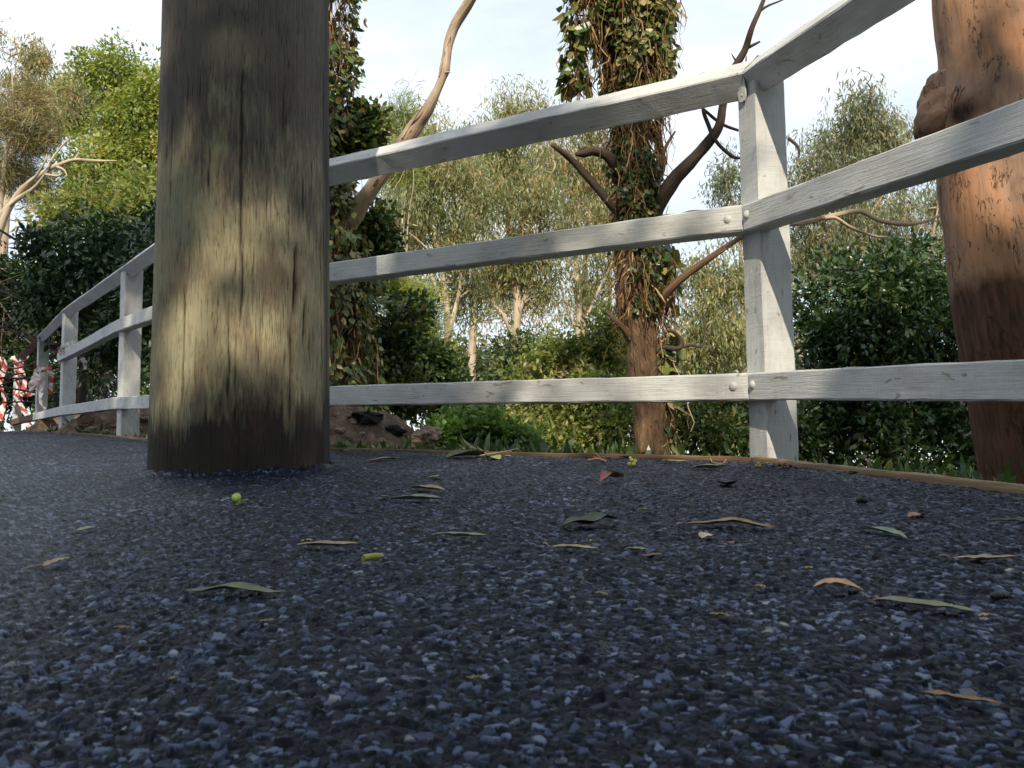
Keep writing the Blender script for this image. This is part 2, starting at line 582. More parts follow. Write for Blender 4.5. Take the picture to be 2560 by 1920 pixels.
def asphalt_mat():
    m, t, bs, out = mat_new('asphalt')
    s = attr(t, 'stone').outputs['Fac']
    e = attr(t, 'rim').outputs['Fac']
    c = ramp(t, s, [(0, (0.002, 0.0025, 0.004)), (0.40, (0.006, 0.009, 0.019)), (0.65, (0.022, 0.031, 0.062)), (0.85, (0.08, 0.11, 0.19)), (0.955, (0.15, 0.18, 0.25)), (0.972, (0.30, 0.32, 0.36)), (0.98, (0.05, 0.032, 0.024)), (0.99, (0.03, 0.026, 0.026)), (1, (0.24, 0.23, 0.21))])
    c = mixc(t, e, (0.002, 0.002, 0.003), c)
    tcn = t.nodes.new('ShaderNodeTexCoord')
    fn = noise(t, tcn.outputs['Object'], 900, 3, 0.7)
    big = noise(t, tcn.outputs['Object'], 1.6, 4, 0.6)
    c = mixc(t, 0.8, c, ramp(t, big, [(0.3, (0.62, 0.63, 0.66)), (0.7, (1, 1, 1))]), 'MULTIPLY')
    t.links.new(c, bs.inputs['Base Color'])
    r = ramp(t, s, [(0, (0.6, 0.6, 0.6)), (0.6, (0.44, 0.44, 0.44)), (1, (0.34, 0.34, 0.34))])
    t.links.new(r, bs.inputs['Roughness'])
    bs.inputs['Specular IOR Level'].default_value = 0.17
    bs.inputs['Specular Tint'].default_value = (0.8, 0.9, 1.0, 1)
    bump(t, bs, fn, 0.5, 0.0012)
    return m


ASPHALT = asphalt_mat()


def soil_mat(name, stops, sc=14):
    m, t, bs, out = mat_new(name)
    tcn = t.nodes.new('ShaderNodeTexCoord')
    n = noise(t, tcn.outputs['Object'], sc, 7, 0.65)
    n2 = noise(t, tcn.outputs['Object'], sc * 9, 4, 0.7)
    f = mth(t, 'ADD', mth(t, 'MULTIPLY', n, 0.6), mth(t, 'MULTIPLY', n2, 0.4))
    t.links.new(ramp(t, f, stops), bs.inputs['Base Color'])
    bs.inputs['Roughness'].default_value = 0.95
    bs.inputs['Specular IOR Level'].default_value = 0.1
    bump(t, bs, f, 0.9, 0.02)
    return m


SOIL = soil_mat('terrain_soil', [(0.3, (0.05, 0.04, 0.022)), (0.5, (0.11, 0.095, 0.05)), (0.65, (0.14, 0.14, 0.06))], 3)
DIRT = soil_mat('mound_dirt', [(0.34, (0.045, 0.032, 0.024)), (0.5, (0.13, 0.092, 0.067)), (0.64, (0.27, 0.20, 0.145))], 16)
ROCK = soil_mat('rock', [(0.3, (0.13, 0.095, 0.07)), (0.5, (0.25, 0.19, 0.14)), (0.7, (0.38, 0.30, 0.23))], 16)
ROCKGREY = soil_mat('grey_rock', [(0.3, (0.10, 0.11, 0.10)), (0.5, (0.20, 0.22, 0.19)), (0.7, (0.30, 0.32, 0.28))], 16)
BITUMEN = soil_mat('broken_bitumen', [(0.3, (0.01, 0.01, 0.012)), (0.6, (0.03, 0.03, 0.034))], 30)

# ------------------------------------------------------------------ the layout of the fence line
dirA = np.array([0.262, -0.965, 0.0])                       # from the corner post towards the camera's right
dirB = np.array([-0.814, 0.581, 0.0])
p = U(1935, 1160, 2.5)
P0 = np.array([p[0], p[1]])
PK = P0 + 2.25 * dirB[:2]
PA = P0 + 2.3 * dirA[:2]


def xy(px, py, d):
    q = U(px, py, d)
    return np.array([q[0], q[1]])


# the big pole: centre and radius
front = on_ground(601, 1188)
dist_front = front[1]
HALF = 219.0 / F
Dp = dist_front / (1 - math.sin(math.atan(HALF)))
pc = xy(601, 1188, Dp)
PR = Dp * math.sin(math.atan(HALF))

PC = [xy(319, 1098, 5.6), xy(166, 1085, 7.75), xy(101, 1080, 9.9), xy(41, 1078, 12.4)]
PC.append(np.array([-9.6, 17.0]))
EDGE_OFF = 0.085


def left_of(d):                                             # the path side of a fence run
    return np.array([-d[1], d[0]])


run = [PA + 2.4 * dirA[:2], PA, P0, PK] + PC + [np.array([-11.0, 24.0])]
# inner line of the edging: the fence line shifted towards the path
EL = []
for i, q in enumerate(run):
    t1 = nrm(run[min(i + 1, len(run) - 1)] - run[i]) if i < len(run) - 1 else None
    t0 = nrm(run[i] - run[i - 1]) if i > 0 else None
    ds = [d for d in (t0, t1) if d is not None]
    nn = nrm(sum(np.array([-d[1], d[0]]) for d in ds))
    k = EDGE_OFF / (nn @ np.array([-ds[0][1], ds[0][0]]))
    EL.append(q + nn * k)
EL = np.array(EL)


def edge_radius(az):
    """distance from the camera's foot to the edging in the direction az"""
    az = np.asarray(az)
    d = np.stack([np.sin(az), np.cos(az)], -1)
    best = np.full(az.shape, 1e9)
    for a, b in zip(EL[:-1], EL[1:]):
        e = b - a
        den = d[..., 0] * e[1] - d[..., 1] * e[0]
        t = (a[0] * e[1] - a[1] * e[0]) / np.where(abs(den) < 1e-9, 1e-9, den)
        s = (a[0] * d[..., 1] - a[1] * d[..., 0]) / np.where(abs(den) < 1e-9, 1e-9, den)
        ok = (t > 0) & (s >= -1e-6) & (s <= 1 + 1e-6)
        best = np.where(ok & (t < best), t, best)
    return best


# ------------------------------------------------------------------ asphalt pavement (structure)
def stones(x, y, cell):
    gx_, gy_ = np.floor(x / cell), np.floor(y / cell)
    f1 = np.full(x.shape, 9.0); f2 = f1.copy(); idr = np.zeros(x.shape)
    cxx = np.zeros(x.shape); cyy = np.zeros(x.shape); idq = np.zeros(x.shape); idz = np.zeros(x.shape)
    for a in (-1, 0, 1):
        for b in (-1, 0, 1):
            ix, iy = gx_ + a, gy_ + b
            px_ = (ix + 0.1 + 0.8 * _hash(ix, iy, ix * 0 + 1)) * cell
            py_ = (iy + 0.1 + 0.8 * _hash(ix, iy, ix * 0 + 2)) * cell
            d = np.hypot(x - px_, y - py_) / cell
            new = d < f1
            f2 = np.where(new, f1, np.minimum(f2, d))
            f1 = np.where(new, d, f1)
            cxx = np.where(new, px_, cxx); cyy = np.where(new, py_, cyy)
            idr = np.where(new, _hash(ix, iy, ix * 0 + 3), idr)
            idq = np.where(new, _hash(ix, iy, ix * 0 + 4), idq)
            idz = np.where(new, _hash(ix, iy, ix * 0 + 5), idz)
    rim = np.clip((f2 - f1) / 0.22, 0, 1)
    rim = rim * rim * (3 - 2 * rim)
    tilt = ((idr - 0.5) * (x - cxx) + (idq - 0.5) * (y - cyy)) * 1.3
    h = rim * (0.15 + 0.85 * idz) + tilt / cell * rim
    return h, (idr * 7.31 + idq * 3.7) % 1.0, rim, (idz * 5.77 + idr * 2.3) % 1.0


def pavement_patch(mb, azs, nr, detail, r0):
    Rm = np.minimum(edge_radius(azs), 26.0)
    u = np.linspace(0, 1, nr)
    rr = np.exp(np.log(r0) + u[:, None] * (np.log(Rm)[None] - np.log(r0)))
    x = rr * np.sin(azs)[None]; y = rr * np.cos(azs)[None]
    z = gz(x, y)
    if detail:
        wx = 0.003 * vnoise(x * 160, y * 160, None, 21); wy = 0.003 * vnoise(x * 160, y * 160, None, 22)
        h1, s1, e1, q1 = stones(x + wx, y + wy, 0.0088)
        h2, s2, e2, q2 = stones(x + 3.1 + wx, y + 1.7 + wy, 0.0056)
        h3, s3, e3, q3 = stones(x + 7.7, y + 5.3, 0.0036)
        A = np.where((q1 > 0.64), 1.25 * h1, 0); B = np.where(q2 > 0.22, 0.85 * h2, 0); Cc = 0.45 * h3
        top = np.maximum(np.maximum(A, B), Cc)
        amp = np.clip(1.0 / (1 + 0.18 * rr), 0.3, 1)
        z = z + amp * 0.0041 * top + 0.003 * fbm(x * 6, y * 6, None, 3) + 0.004 * fbm(x * 1.5, y * 1.5, None, 2) - 0.004
        rp = np.hypot(x - pc[0], y - pc[1]) - PR
        z = z + np.exp(-(np.maximum(rp, 0) / 0.022) ** 2) * (rp > -0.06) * (0.007 + 0.016 * np.clip(fbm(x * 30, y * 30, None, 3, 31) + 0.15, 0, 1))
        isA = (A >= top) & (A > 0); isB = (B >= top) & ~isA & (B > 0)
        stone = np.where(isA, s1, np.where(isB, s2, s3 * 0.6))
        rim = np.where(isA, e1, np.where(isB, e2, e3 * 0.6)) * np.clip(top / 0.35, 0, 1)
    else:
        stone = rng.random(x.shape); rim = np.ones(x.shape)
    m, n = x.shape
    i = np.arange(m - 1)[:, None] * n; j = np.arange(n - 1)[None]
    Fq = np.stack([i + j, i + n + j, i + n + j + 1, i + j + 1], -1).reshape(-1, 4)
    mb.add(np.stack([x, y, z], -1).reshape(-1, 3), Fq, 4, stone=stone.ravel(), rim=rim.ravel())


pv = MB()
a1 = math.radians(46)
pavement_patch(pv, np.linspace(-a1, a1, 1000), 1080, True, 0.26)
pavement_patch(pv, np.linspace(a1, 2 * math.pi - a1, 400), 60, False, 0.26)
azs = np.linspace(0, 2 * math.pi, 64, endpoint=False)
ring = np.stack([0.262 * np.sin(azs), 0.262 * np.cos(azs), gz(0.262 * np.sin(azs), 0.262 * np.cos(azs)) - 0.002], -1)
pv.add(np.vstack([ring, [[0, 0, -0.001]]]), [(64, (k + 1) % 64, k) for k in range(64)], 3, stone=0.3, rim=1.0)
tag(pv.build('pavement', ASPHALT, smooth=True), kind='structure')

# ------------------------------------------------------------------ terrain falling away beyond the edging (structure)
azs = np.linspace(0, 2 * math.pi, 288, endpoint=False)
Rm = np.minimum(edge_radius(azs), 26.0) + 0.03
rad = np.concatenate([[0.5, 0.9], 1 + np.geomspace(0.004, 120, 90)])
bx_, by_ = Rm * np.sin(azs), Rm * np.cos(azs)
zb = gz(bx_, by_)
x = rad[:, None] * Rm[None] * np.sin(azs)[None]; y = rad[:, None] * Rm[None] * np.cos(azs)[None]
out_d = np.maximum(0, rad[:, None] - 1) * Rm[None]
drop = 0.06 + 0.06 * np.minimum(out_d, 3) + 0.15 * np.clip(out_d - 3, 0, 22) + 0.004 * np.clip(out_d - 25, 0, 400)
lump = np.clip(out_d / 1.0, 0, 1) * (0.12 * fbm(x * 1.1, y * 1.1, None, 4) + 0.5 * fbm(x * 0.12, y * 0.12, None, 3))
fade = np.exp(-out_d / 40.0)
z = zb[None] * fade - drop + lump
z[0] = gz(x[0], y[0]) - 0.25; z[1] = gz(x[1], y[1]) - 0.2
m, n = x.shape
i = np.arange(m - 1)[:, None] * n; j = np.arange(n)[None]
Fq = np.stack([i + j, i + n + j, i + n + (j + 1) % n, i + (j + 1) % n], -1).reshape(-1, 4)
te = MB().add(np.stack([x, y, z], -1).reshape(-1, 3), Fq, 4)
te.add([[0, 0, -0.25]] + [[x[0, k], y[0, k], z[0, k]] for k in range(n)], [(0, 1 + (k + 1) % n, 1 + k) for k in range(n)], 3)
tag(te.build('terrain', SOIL, smooth=True), kind='structure')


def terr(xq, yq):
    az = math.atan2(xq, yq)
    rb = float(edge_radius(np.array([az]))[0]); rb = min(rb, 26.0) + 0.03
    r = math.hypot(xq, yq)
    od = max(0, r - rb)
    zb_ = gz(rb * math.sin(az), rb * math.cos(az))
    return zb_ * math.exp(-od / 40) - (0.06 + 0.06 * min(od, 3) + 0.15 * min(max(od - 3, 0), 22))


# ------------------------------------------------------------------ timber edging along the asphalt
names = [('grey brown timber edging board running from the corner post towards the right edge', 1, 2),
         ('brown timber edging board on the middle run between corner post and large pole', 2, 3),
         ('dark timber edging board beyond the large pole beside the taped posts', 3, 8)]
for lab, a, b in names:
    for k in range(a, b):
        pass
    mb = MB()
    for k in range(a, b):
        q0, q1 = EL[k].copy(), EL[k + 1].copy()
        tdir = nrm(q1 - q0)
        outw = -left_of(tdir)
        q0 = q0 + outw * 0.014 + tdir * (0.004 if k == a else 0)
        q1 = q1 + outw * 0.014 - tdir * 0.004
        nseg = 4
        for sgi in range(nseg):
            e0 = q0 + (q1 - q0) * sgi / nseg; e1 = q0 + (q1 - q0) * (sgi + 1) / nseg - tdir * 0.0005
            hgt = 0.075
            top = 0.012 if a == 1 else 0.008
            z0, z1 = gz(*e0) + top - hgt / 2, gz(*e1) + top - hgt / 2
            beam(mb, [*e0, z0], [*e1, z1], [*outw, 0], 0.026, hgt, n=16, seed=k * 5 + sgi, bev=0.003)
    o = mb.build('edging_board', EDGEWOOD if a == 1 else EDGEDARK)
    tag(o, lab, 'edging', 'timber edging boards along the asphalt')

# ------------------------------------------------------------------ white post and rail fence
fence = empty('post_and_rail_fence', [*P0, gz(*P0)], 'white painted timber post and rail fence along the edge of the asphalt', 'fence')
POST = 0.094
nf = np.array([math.sin(math.radians(253)), math.cos(math.radians(253)), 0])      # face of the corner post that carries the rails
tf = np.array([math.sin(math.radians(163)), math.cos(math.radians(163)), 0])


def vpost(xy_, top_z, face, name='post', notch=True, lean=0.0, w=POST, seed=0):
    z0 = gz(*xy_) - 0.12
    mb = MB()
    topv = np.array([xy_[0], xy_[1], top_z]); bot = np.array([xy_[0], xy_[1], z0])
    beam(mb, bot, topv, face, w, w, n=40, seed=seed, bev=0.004, jit=0.0009)
    return mb.build(name, PAINT, fence)


zt_mid = height_at(1879, 553, *P0); zt_bot = height_at(1894, 968, *P0)
zt_top = height_at(1885, 197, *P0)
g0 = gz(*P0)
H_MID, H_BOT, H_TOP = zt_mid - g0, zt_bot - g0, zt_top - g0
print('fence heights', H_BOT, H_MID, H_TOP, 'P0', P0, 'PK', PK, 'PC', PC, 'slope', GX, GY)

corner = vpost(P0, g0 + H_TOP + 0.0, nf, seed=2)
J = np.array([*(P0 + nf[:2] * (POST / 2 - 0.004)), 0.0])
RAIL_T, RAIL_H = 0.066, 0.073


def rail_pts(a, b, ha, hb):
    return np.array([a[0], a[1], gz(a[0], a[1]) + ha]), np.array([b[0], b[1], gz(b[0], b[1]) + hb])


def cutplane(d0, d1):
    return nrm(np.array([*(nrm(d0) + nrm(d1)), 0.0]))


bolts = []
outB = np.array([*left_of(dirB[:2]), 0]); outA = np.array([*left_of(-dirA[:2]), 0])
cp = nrm(np.array([*(nrm(dirB[:2]) - nrm(dirA[:2])), 0]))
KB = PK + outB[:2] * (POST / 2 - 0.004)
AB = PA + outA[:2] * (POST / 2 - 0.004)


def mk_rail(a, b, side, w, h, seed, cut_a=None, cut_b=None, roll=0.0, name='rail', mat=None, n=40):
    mb = MB()
    beam(mb, a, b, side, w, h, roll=roll, n=n, seed=seed, cut_a=cut_a, cut_b=cut_b)
    return mb.build(name, mat or PAINT, fence)


def cup_bolt(rail, p, n_, r=0.0105):
    mb = MB()
    n_ = nrm(n_)
    s = nrm(np.cross(n_, [0, 0, 1])); u = np.cross(s, n_)
    rings = [(1.25, 0.0), (1.2, 0.10), (1.0, 0.32), (0.7, 0.55), (0.35, 0.68)]
    V = []
    for rr, hh in rings:
        for k in range(14):
            a = 2 * math.pi * k / 14
            V.append(np.asarray(p) + n_ * hh * r + (s * math.cos(a) + u * math.sin(a)) * r * rr)
    V.append(np.asarray(p) + n_ * r * 0.72)
    fq = []
    for i in range(len(rings) - 1):
        for k in range(14):
            fq.append((i * 14 + k, i * 14 + (k + 1) % 14, (i + 1) * 14 + (k + 1) % 14, (i + 1) * 14 + k))
    mb.add(np.array(V), fq, 4)
    mb.add(np.array(V), [((len(rings) - 1) * 14 + k, (len(rings) - 1) * 14 + (k + 1) % 14, 70) for k in range(14)], 3)
    o = mb.build('bolt', BOLT, rail, smooth=True)
    o.location = (0, 0, 0)
    return o


for hgt, sd in ((H_MID, 1), (H_BOT, 4)):
    gap = 0.0028
    a, b = rail_pts(J + dirB * gap, KB, hgt, hgt)
    rB = mk_rail(a, b, outB, RAIL_T, RAIL_H, sd, cut_a=cp)
    a2, b2 = rail_pts(J + dirA * gap, AB, hgt, hgt - (0.03 if hgt == H_MID else 0.004))
    rA = mk_rail(a2, b2, outA, RAIL_T, RAIL_H, sd + 1, cut_a=cp)
    cup_bolt(rB, a + dirB * 0.052 + outB * (RAIL_T / 2) + np.array([0, 0, 0.002]), outB)
    cup_bolt(rA, a2 + dirA * 0.030 + outA * (RAIL_T / 2) + np.array([0, 0, 0.002]), outA)

# the top rails lie edge up in a notch of the posts
DS = 0.080
T0 = np.array([*P0, 0]) + nf * 0.012
a, b = rail_pts(T0 + dirB * 0.001, PK + outB[:2] * 0.012, H_TOP, H_TOP)
mk_rail(a, b, outB, DS, DS, 11, cut_a=cp, roll=math.pi / 4, name='top_rail')
a, b = rail_pts(T0 + dirA * 0.001, PA + outA[:2] * 0.012, H_TOP, H_TOP)
mk_rail(a, b, outA, DS, DS, 12, cut_a=cp, roll=math.pi / 4, name='top_rail')
# galvanised strap bent over the top rail joint and down the post face
mb = MB()
zc = g0 + H_TOP
path = []
sw = 0.021
hd = DS * 0.7071
pts2 = [(-0.055, -0.01), (-0.012 - hd * 0.25, hd * 0.86), (0.012, hd + 0.004), (0.012 + hd * 0.35, hd * 0.66), (0.012 + hd * 0.82, hd * 0.25), (POST / 2 + 0.010, -0.012), (POST / 2 + 0.006, -0.045), (POST / 2 + 0.004, -0.062)]
th = 0.0022
wid = [1, 1, 1, 1, 1, 1, 1, 0.9]
pts2.append((POST / 2 + 0.0035, -0.071)); wid.append(0.5)
V = []
for (f_, h_), wq in zip(pts2, wid):
    c = np.array([*P0, zc]) + nf * f_ + np.array([0, 0, h_])
    for sgn in (-1, 1):
        for tt in (0, th):
            V.append(c + tf * sgn * sw * wq + (nf * 0.8 + np.array([0, 0, 0.6])) * tt - tf * 0.008)
V = np.array(V)
fq = []
for i in range(len(pts2) - 1):
    b0, b1 = i * 4, i * 4 + 4
    fq += [(b0, b0 + 2, b1 + 2, b1), (b0 + 1, b1 + 1, b1 + 3, b0 + 3), (b0, b1, b1 + 1, b0 + 1), (b0 + 2, b0 + 3, b1 + 3, b1 + 2)]
mb.add(V, fq, 4)
so = mb.build('strap', STRAP, corner)
so.location = (0, 0, 0)
cup = cup_bolt(so, np.array([*P0, zc - 0.052]) + nf * (POST / 2 + 0.0065) - tf * 0.008, nf, 0.0035)
cup.name = 'nail'

# posts beyond the corner
fK = outB
vpost(PK, gz(*PK) + H_TOP, fK, seed=3)
vpost(PA, gz(*PA) + H_TOP, outA, seed=4)
tops = [662, 767, 832, 890]
C_TOPS = []
prev = PK
for i, q in enumerate(PC[:4]):
    d = nrm(q - prev)
    out = np.array([*left_of(d), 0])
    zt = height_at([322, 172, 106, 44][i], tops[i] + 12, *q)
    C_TOPS.append(zt - gz(*q))
    wv = POST * (1.12 if i < 3 else 1.05)
    vpost(q, zt + 0.01, nrm(out + np.array([0.12, 0.0, 0])), seed=5 + i, w=wv)
    prev = q
print('C tops', C_TOPS)
hts = {}
cpts = [PK] + PC[:4]
ctop = [H_TOP] + C_TOPS


def hC(py_list):
    return [height_at(px, py, *q) - gz(*q) for (px, py), q in zip(py_list, PC[:4])]


midC = [H_MID] + hC([(318, 815), (168, 893), (105, 930), (44, 950)])
botC = [H_BOT] + hC([(315, 1008), (168, 1029), (100, 1043), (40, 1056)])
for k in range(4):
    q0, q1 = cpts[k], cpts[k + 1]
    d = nrm(q1 - q0); out = np.array([*left_of(d), 0])
    d3 = np.array([*d, 0])
    o0, o1 = q0 + out[:2] * (POST / 2 - 0.002), q1 + out[:2] * (POST / 2 - 0.002)
    t0_, t1_ = q0 + out[:2] * 0.012, q1 + out[:2] * 0.012
    a, b = rail_pts(t0_ + d * 0.001, t1_ - d * 0.001, ctop[k], ctop[k + 1])
    mk_rail(a, b, out, DS, DS, 20 + k, roll=math.pi / 4, name='top_rail', mat=RAWWOOD if k == 3 else None)
    if k < 2:
        e = o1 - d * 0.001 if k == 0 else o1 + d * 0.10
        a, b = rail_pts(o0 + d * 0.001, e, midC[k], midC[k + 1])
        mk_rail(a, b, out, RAIL_T, RAIL_H, 30 + k)
    a, b = rail_pts(o0 + d * 0.001, o1 - d * 0.001, botC[k], botC[k + 1])
    mk_rail(a, b, out, RAIL_T, RAIL_H, 40 + k, mat=RAWWOOD if k == 3 else None)
    if k == 0:
        pass

# ------------------------------------------------------------------ large round pole
PTOP = 3.4
pz0 = gz(*pc) - 0.15
zz = np.concatenate([np.linspace(pz0, pz0 + 1.75, 210), np.linspace(pz0 + 1.76, pz0 + PTOP, 30)])
prad = PR * (1 - 0.038 * (zz - pz0 - 0.15))
POLE_SEG = 420
az_cam = math.atan2(-pc[0], -pc[1])                 # from pole to camera


def pole_ang(px):
    k = max(-1, min(1, (px - 601) / 214.0))
    return az_cam - math.asin(k)                    # azimuth of the surface point


CR = [(592, 230, 700, 0.007, 2.2), (598, 640, 860, 0.006, 1.8), (470, 740, 1045, 0.006, 2.0), (570, 790, 1040, 0.006, 1.6), (722, 640, 830, 0.016, 5.0),
      (744, 760, 900, 0.010, 3.5), (708, 810, 1085, 0.005, 1.4), (520, 420, 560, 0.004, 1.3), (795, 200, 1080, 0.010, 2.2), (786, 600, 1000, 0.006, 1.4), (655, 500, 640, 0.003, 1.2), (430, 300, 560, 0.003, 1.2),
      (690, 270, 420, 0.003, 1.2), (500, 880, 1010, 0.003, 1.2), (640, 820, 960, 0.003, 1.2), (760, 420, 560, 0.004, 1.3)]
CR += [(735 + k_ * 3, 38 + abs(k_) * 2, 62 - abs(k_) * 2, 0.004, 3.0) for k_ in (-3, -1, 1, 3)] + [(rng.uniform(400, 800), y_, y_ + rng.uniform(40, 150), 0.0025, 1.0) for y_ in rng.uniform(60, 950, 34)]
crack_attr = np.zeros((len(zz), POLE_SEG)); dark_strip_attr = np.zeros((len(zz), POLE_SEG))


def pole_shape(V, P, aa, L):
    q = V - P
    azi = np.arctan2(q[..., 0], q[..., 1])
    rad_ = np.hypot(q[..., 0], q[..., 1])
    zq = V[..., 2]
    d = np.zeros_like(rad_)
    for k, (px, y0, y1, dep, wpx) in enumerate(CR):
        zt, zb_ = height_at(px, y0, *(pc - 0)), height_at(px, y1, *pc)
        cen = pole_ang(px) + 0.02 * vnoise(zq * 9 + k * 5, zq * 0 + k) + 0.012 * vnoise(zq * 40 + k, zq * 0 + k + 40)
        w = 1.7 * wpx / 214.0 * (0.6 + 0.8 * np.abs(vnoise(zq * 18, zq * 0 + k + 9) + 0.2))
        da = (azi - cen + math.pi) % (2 * math.pi) - math.pi
        env = np.clip((zq - zb_) / 0.05, 0, 1) * np.clip((zt - zq) / 0.05, 0, 1)
        c = np.exp(-(da / w) ** 2) * env
        d = np.maximum(d, c * dep)
        np.maximum(crack_attr, c, out=crack_attr)
    # weathered grain and a slightly flattened, dressed right side
    d2 = 0.0020 * fbm(azi * 60, zq * 2.0, None, 3, 5) + 0.006 * fbm(azi * 3, zq * 0.8, None, 2, 8)
    da = (azi - pole_ang(800) + math.pi) % (2 * math.pi) - math.pi
    d2 = d2 - 0.008 * np.clip(1 - np.abs(da + 0.10) / 0.16, 0, 1)
    f = (rad_ - d + d2) / rad_
    V[..., :2] = P[..., :2] + q[..., :2] * f[..., None]
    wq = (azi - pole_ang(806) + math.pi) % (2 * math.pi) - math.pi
    dark_strip_attr[:] = np.clip(1.25 - np.abs(wq + 0.02) / 0.20, 0, 1)
    return V


def pole_mat():
    m, t, bs, out = mat_new('weathered_pole_wood')
    g = attr(t, 'grain').outputs['Vector']
    streak = noise(t, mapped(t, g, (8, 120, 120)), 1.0, 6, 0.65, 0.2)
    fine = noise(t, mapped(t, g, (22, 330, 330)), 1.0, 4, 0.65)
    jag = noise(t, mapped(t, g, (3, 75, 75), (4, 4, 4)), 1.0, 3, 0.6)
    # patches whose ends run out along the grain
    cx3 = t.nodes.new('ShaderNodeCombineXYZ')
    t.links.new(mth(t, 'MULTIPLY', mth(t, 'SUBTRACT', jag, 0.5), 0.17), cx3.inputs[0])
    va = t.nodes.new('ShaderNodeVectorMath'); va.operation = 'ADD'
    t.links.new(g, va.inputs[0]); t.links.new(cx3.outputs[0], va.inputs[1])
    gj = va.outputs[0]
    patch = noise(t, mapped(t, gj, (7, 11, 11), (2.2, 0.7, 1.3)), 1.0, 5, 0.6, 0.1)
    patch2 = noise(t, mapped(t, gj, (4.2, 8, 8), (7.2, 3.1, 4.4)), 1.0, 5, 0.62, 0.1)
    green = noise(t, mapped(t, g, (4, 7, 7), (1, 9, 2)), 1.0, 3)
    c = ramp(t, streak, [(0.25, (0.16, 0.135, 0.085)), (0.42, (0.29, 0.25, 0.155)), (0.6, (0.36, 0.315, 0.20)), (0.8, (0.42, 0.37, 0.25))])
    c = mixc(t, ramp(t, green, [(0.45, (0, 0, 0)), (0.65, (0.6, 0.6, 0.6))]), c, (0.25, 0.275, 0.175))
    pm = mth(t, 'ADD', patch, mth(t, 'MULTIPLY', mth(t, 'SUBTRACT', streak, 0.5), 0.45))
    c = mixc(t, ramp(t, pm, [(0.50, (0, 0, 0)), (0.64, (0.7, 0.7, 0.7))]), c, (0.14, 0.10, 0.07))
    pm2 = mth(t, 'ADD', patch2, mth(t, 'MULTIPLY', mth(t, 'SUBTRACT', streak, 0.5), 0.4))
    sx = t.nodes.new('ShaderNodeSeparateXYZ'); t.links.new(g, sx.inputs[0])
    h = sx.outputs[0]                                    # height above the foot + 0.15
    up = ramp(t, mth(t, 'ADD', mth(t, 'DIVIDE', h, 1.5), mth(t, 'MULTIPLY', mth(t, 'SUBTRACT', pm2, 0.5), 0.9)), [(0.52, (0, 0, 0)), (0.68, (0.92, 0.92, 0.92))])
    c = mixc(t, mth(t, 'MULTIPLY', up, 0.88), c, (0.075, 0.067, 0.064))            # upper timber darkened: painted-in shade with some stain
    ft = ramp(t, mth(t, 'ADD', h, mth(t, 'MULTIPLY', mth(t, 'SUBTRACT', pm2, 0.5), 0.45)), [(0.24, (1, 1, 1)), (0.36, (0, 0, 0))])
    c = mixc(t, mth(t, 'MULTIPLY', ft, 0.93), c, ramp(t, patch, [(0.40, (0.009, 0.008, 0.007)), (0.55, (0.022, 0.016, 0.012)), (0.70, (0.075, 0.045, 0.027))]))
    c = mixc(t, 0.8, c, ramp(t, fine, [(0.34, (0.25, 0.20, 0.16)), (0.44, (0.94, 0.93, 0.91)), (0.6, (1, 1, 1))]), 'MULTIPLY')
    c = mixc(t, mth(t, 'MULTIPLY', attr(t, 'weather').outputs['Fac'], mth(t, 'ADD', 0.35, streak), True), c, (0.045, 0.043, 0.042))  # dark grey strip down the right side of the pole
    ck = attr(t, 'crack').outputs['Fac']
    c = mixc(t, mth(t, 'MULTIPLY', ck, 0.97), c, (0.03, 0.02, 0.013))
    t.links.new(c, bs.inputs['Base Color'])
    bs.inputs['Roughness'].default_value = 0.78
    bs.inputs['Specular IOR Level'].default_value = 0.25
    bump(t, bs, mth(t, 'ADD', mth(t, 'MULTIPLY', streak, 0.7), mth(t, 'MULTIPLY', fine, 0.8)), 0.9, 0.007)
    return m


pb = MB()
axis = np.column_stack([np.full(len(zz), pc[0]), np.full(len(zz), pc[1]), zz])
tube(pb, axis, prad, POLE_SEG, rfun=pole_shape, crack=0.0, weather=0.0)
pb.a['weather'] = [(0, dark_strip_attr.ravel())] + pb.a['weather'][1:]
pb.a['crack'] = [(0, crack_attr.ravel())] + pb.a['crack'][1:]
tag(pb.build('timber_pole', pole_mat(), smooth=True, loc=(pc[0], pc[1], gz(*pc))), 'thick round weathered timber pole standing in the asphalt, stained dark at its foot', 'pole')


# ------------------------------------------------------------------ trees and shrubs
def limb_path(pts, n=6):
    """(px, py, width px, distance) stations along a limb"""
    P = [U(a, b, d) for a, b, w, d in pts]
    r = [w * d / F / 2 for a, b, w, d in pts]
    return smooth_path(P, r, n)


def limb(name, pts, mat, parent, seg=14, rough=0.12, seed=0, n=6, extra=()):
    mb = MB()
    P, r = limb_path(pts, n)
    tube(mb, P, r, seg, rough, 9.0, seed)
    for k, e in enumerate(extra):
        P, r = limb_path(e, n)
        tube(mb, P, r, 8, rough, 9.0, seed + k + 1)
    return mb.build(name, mat, parent, smooth=True)


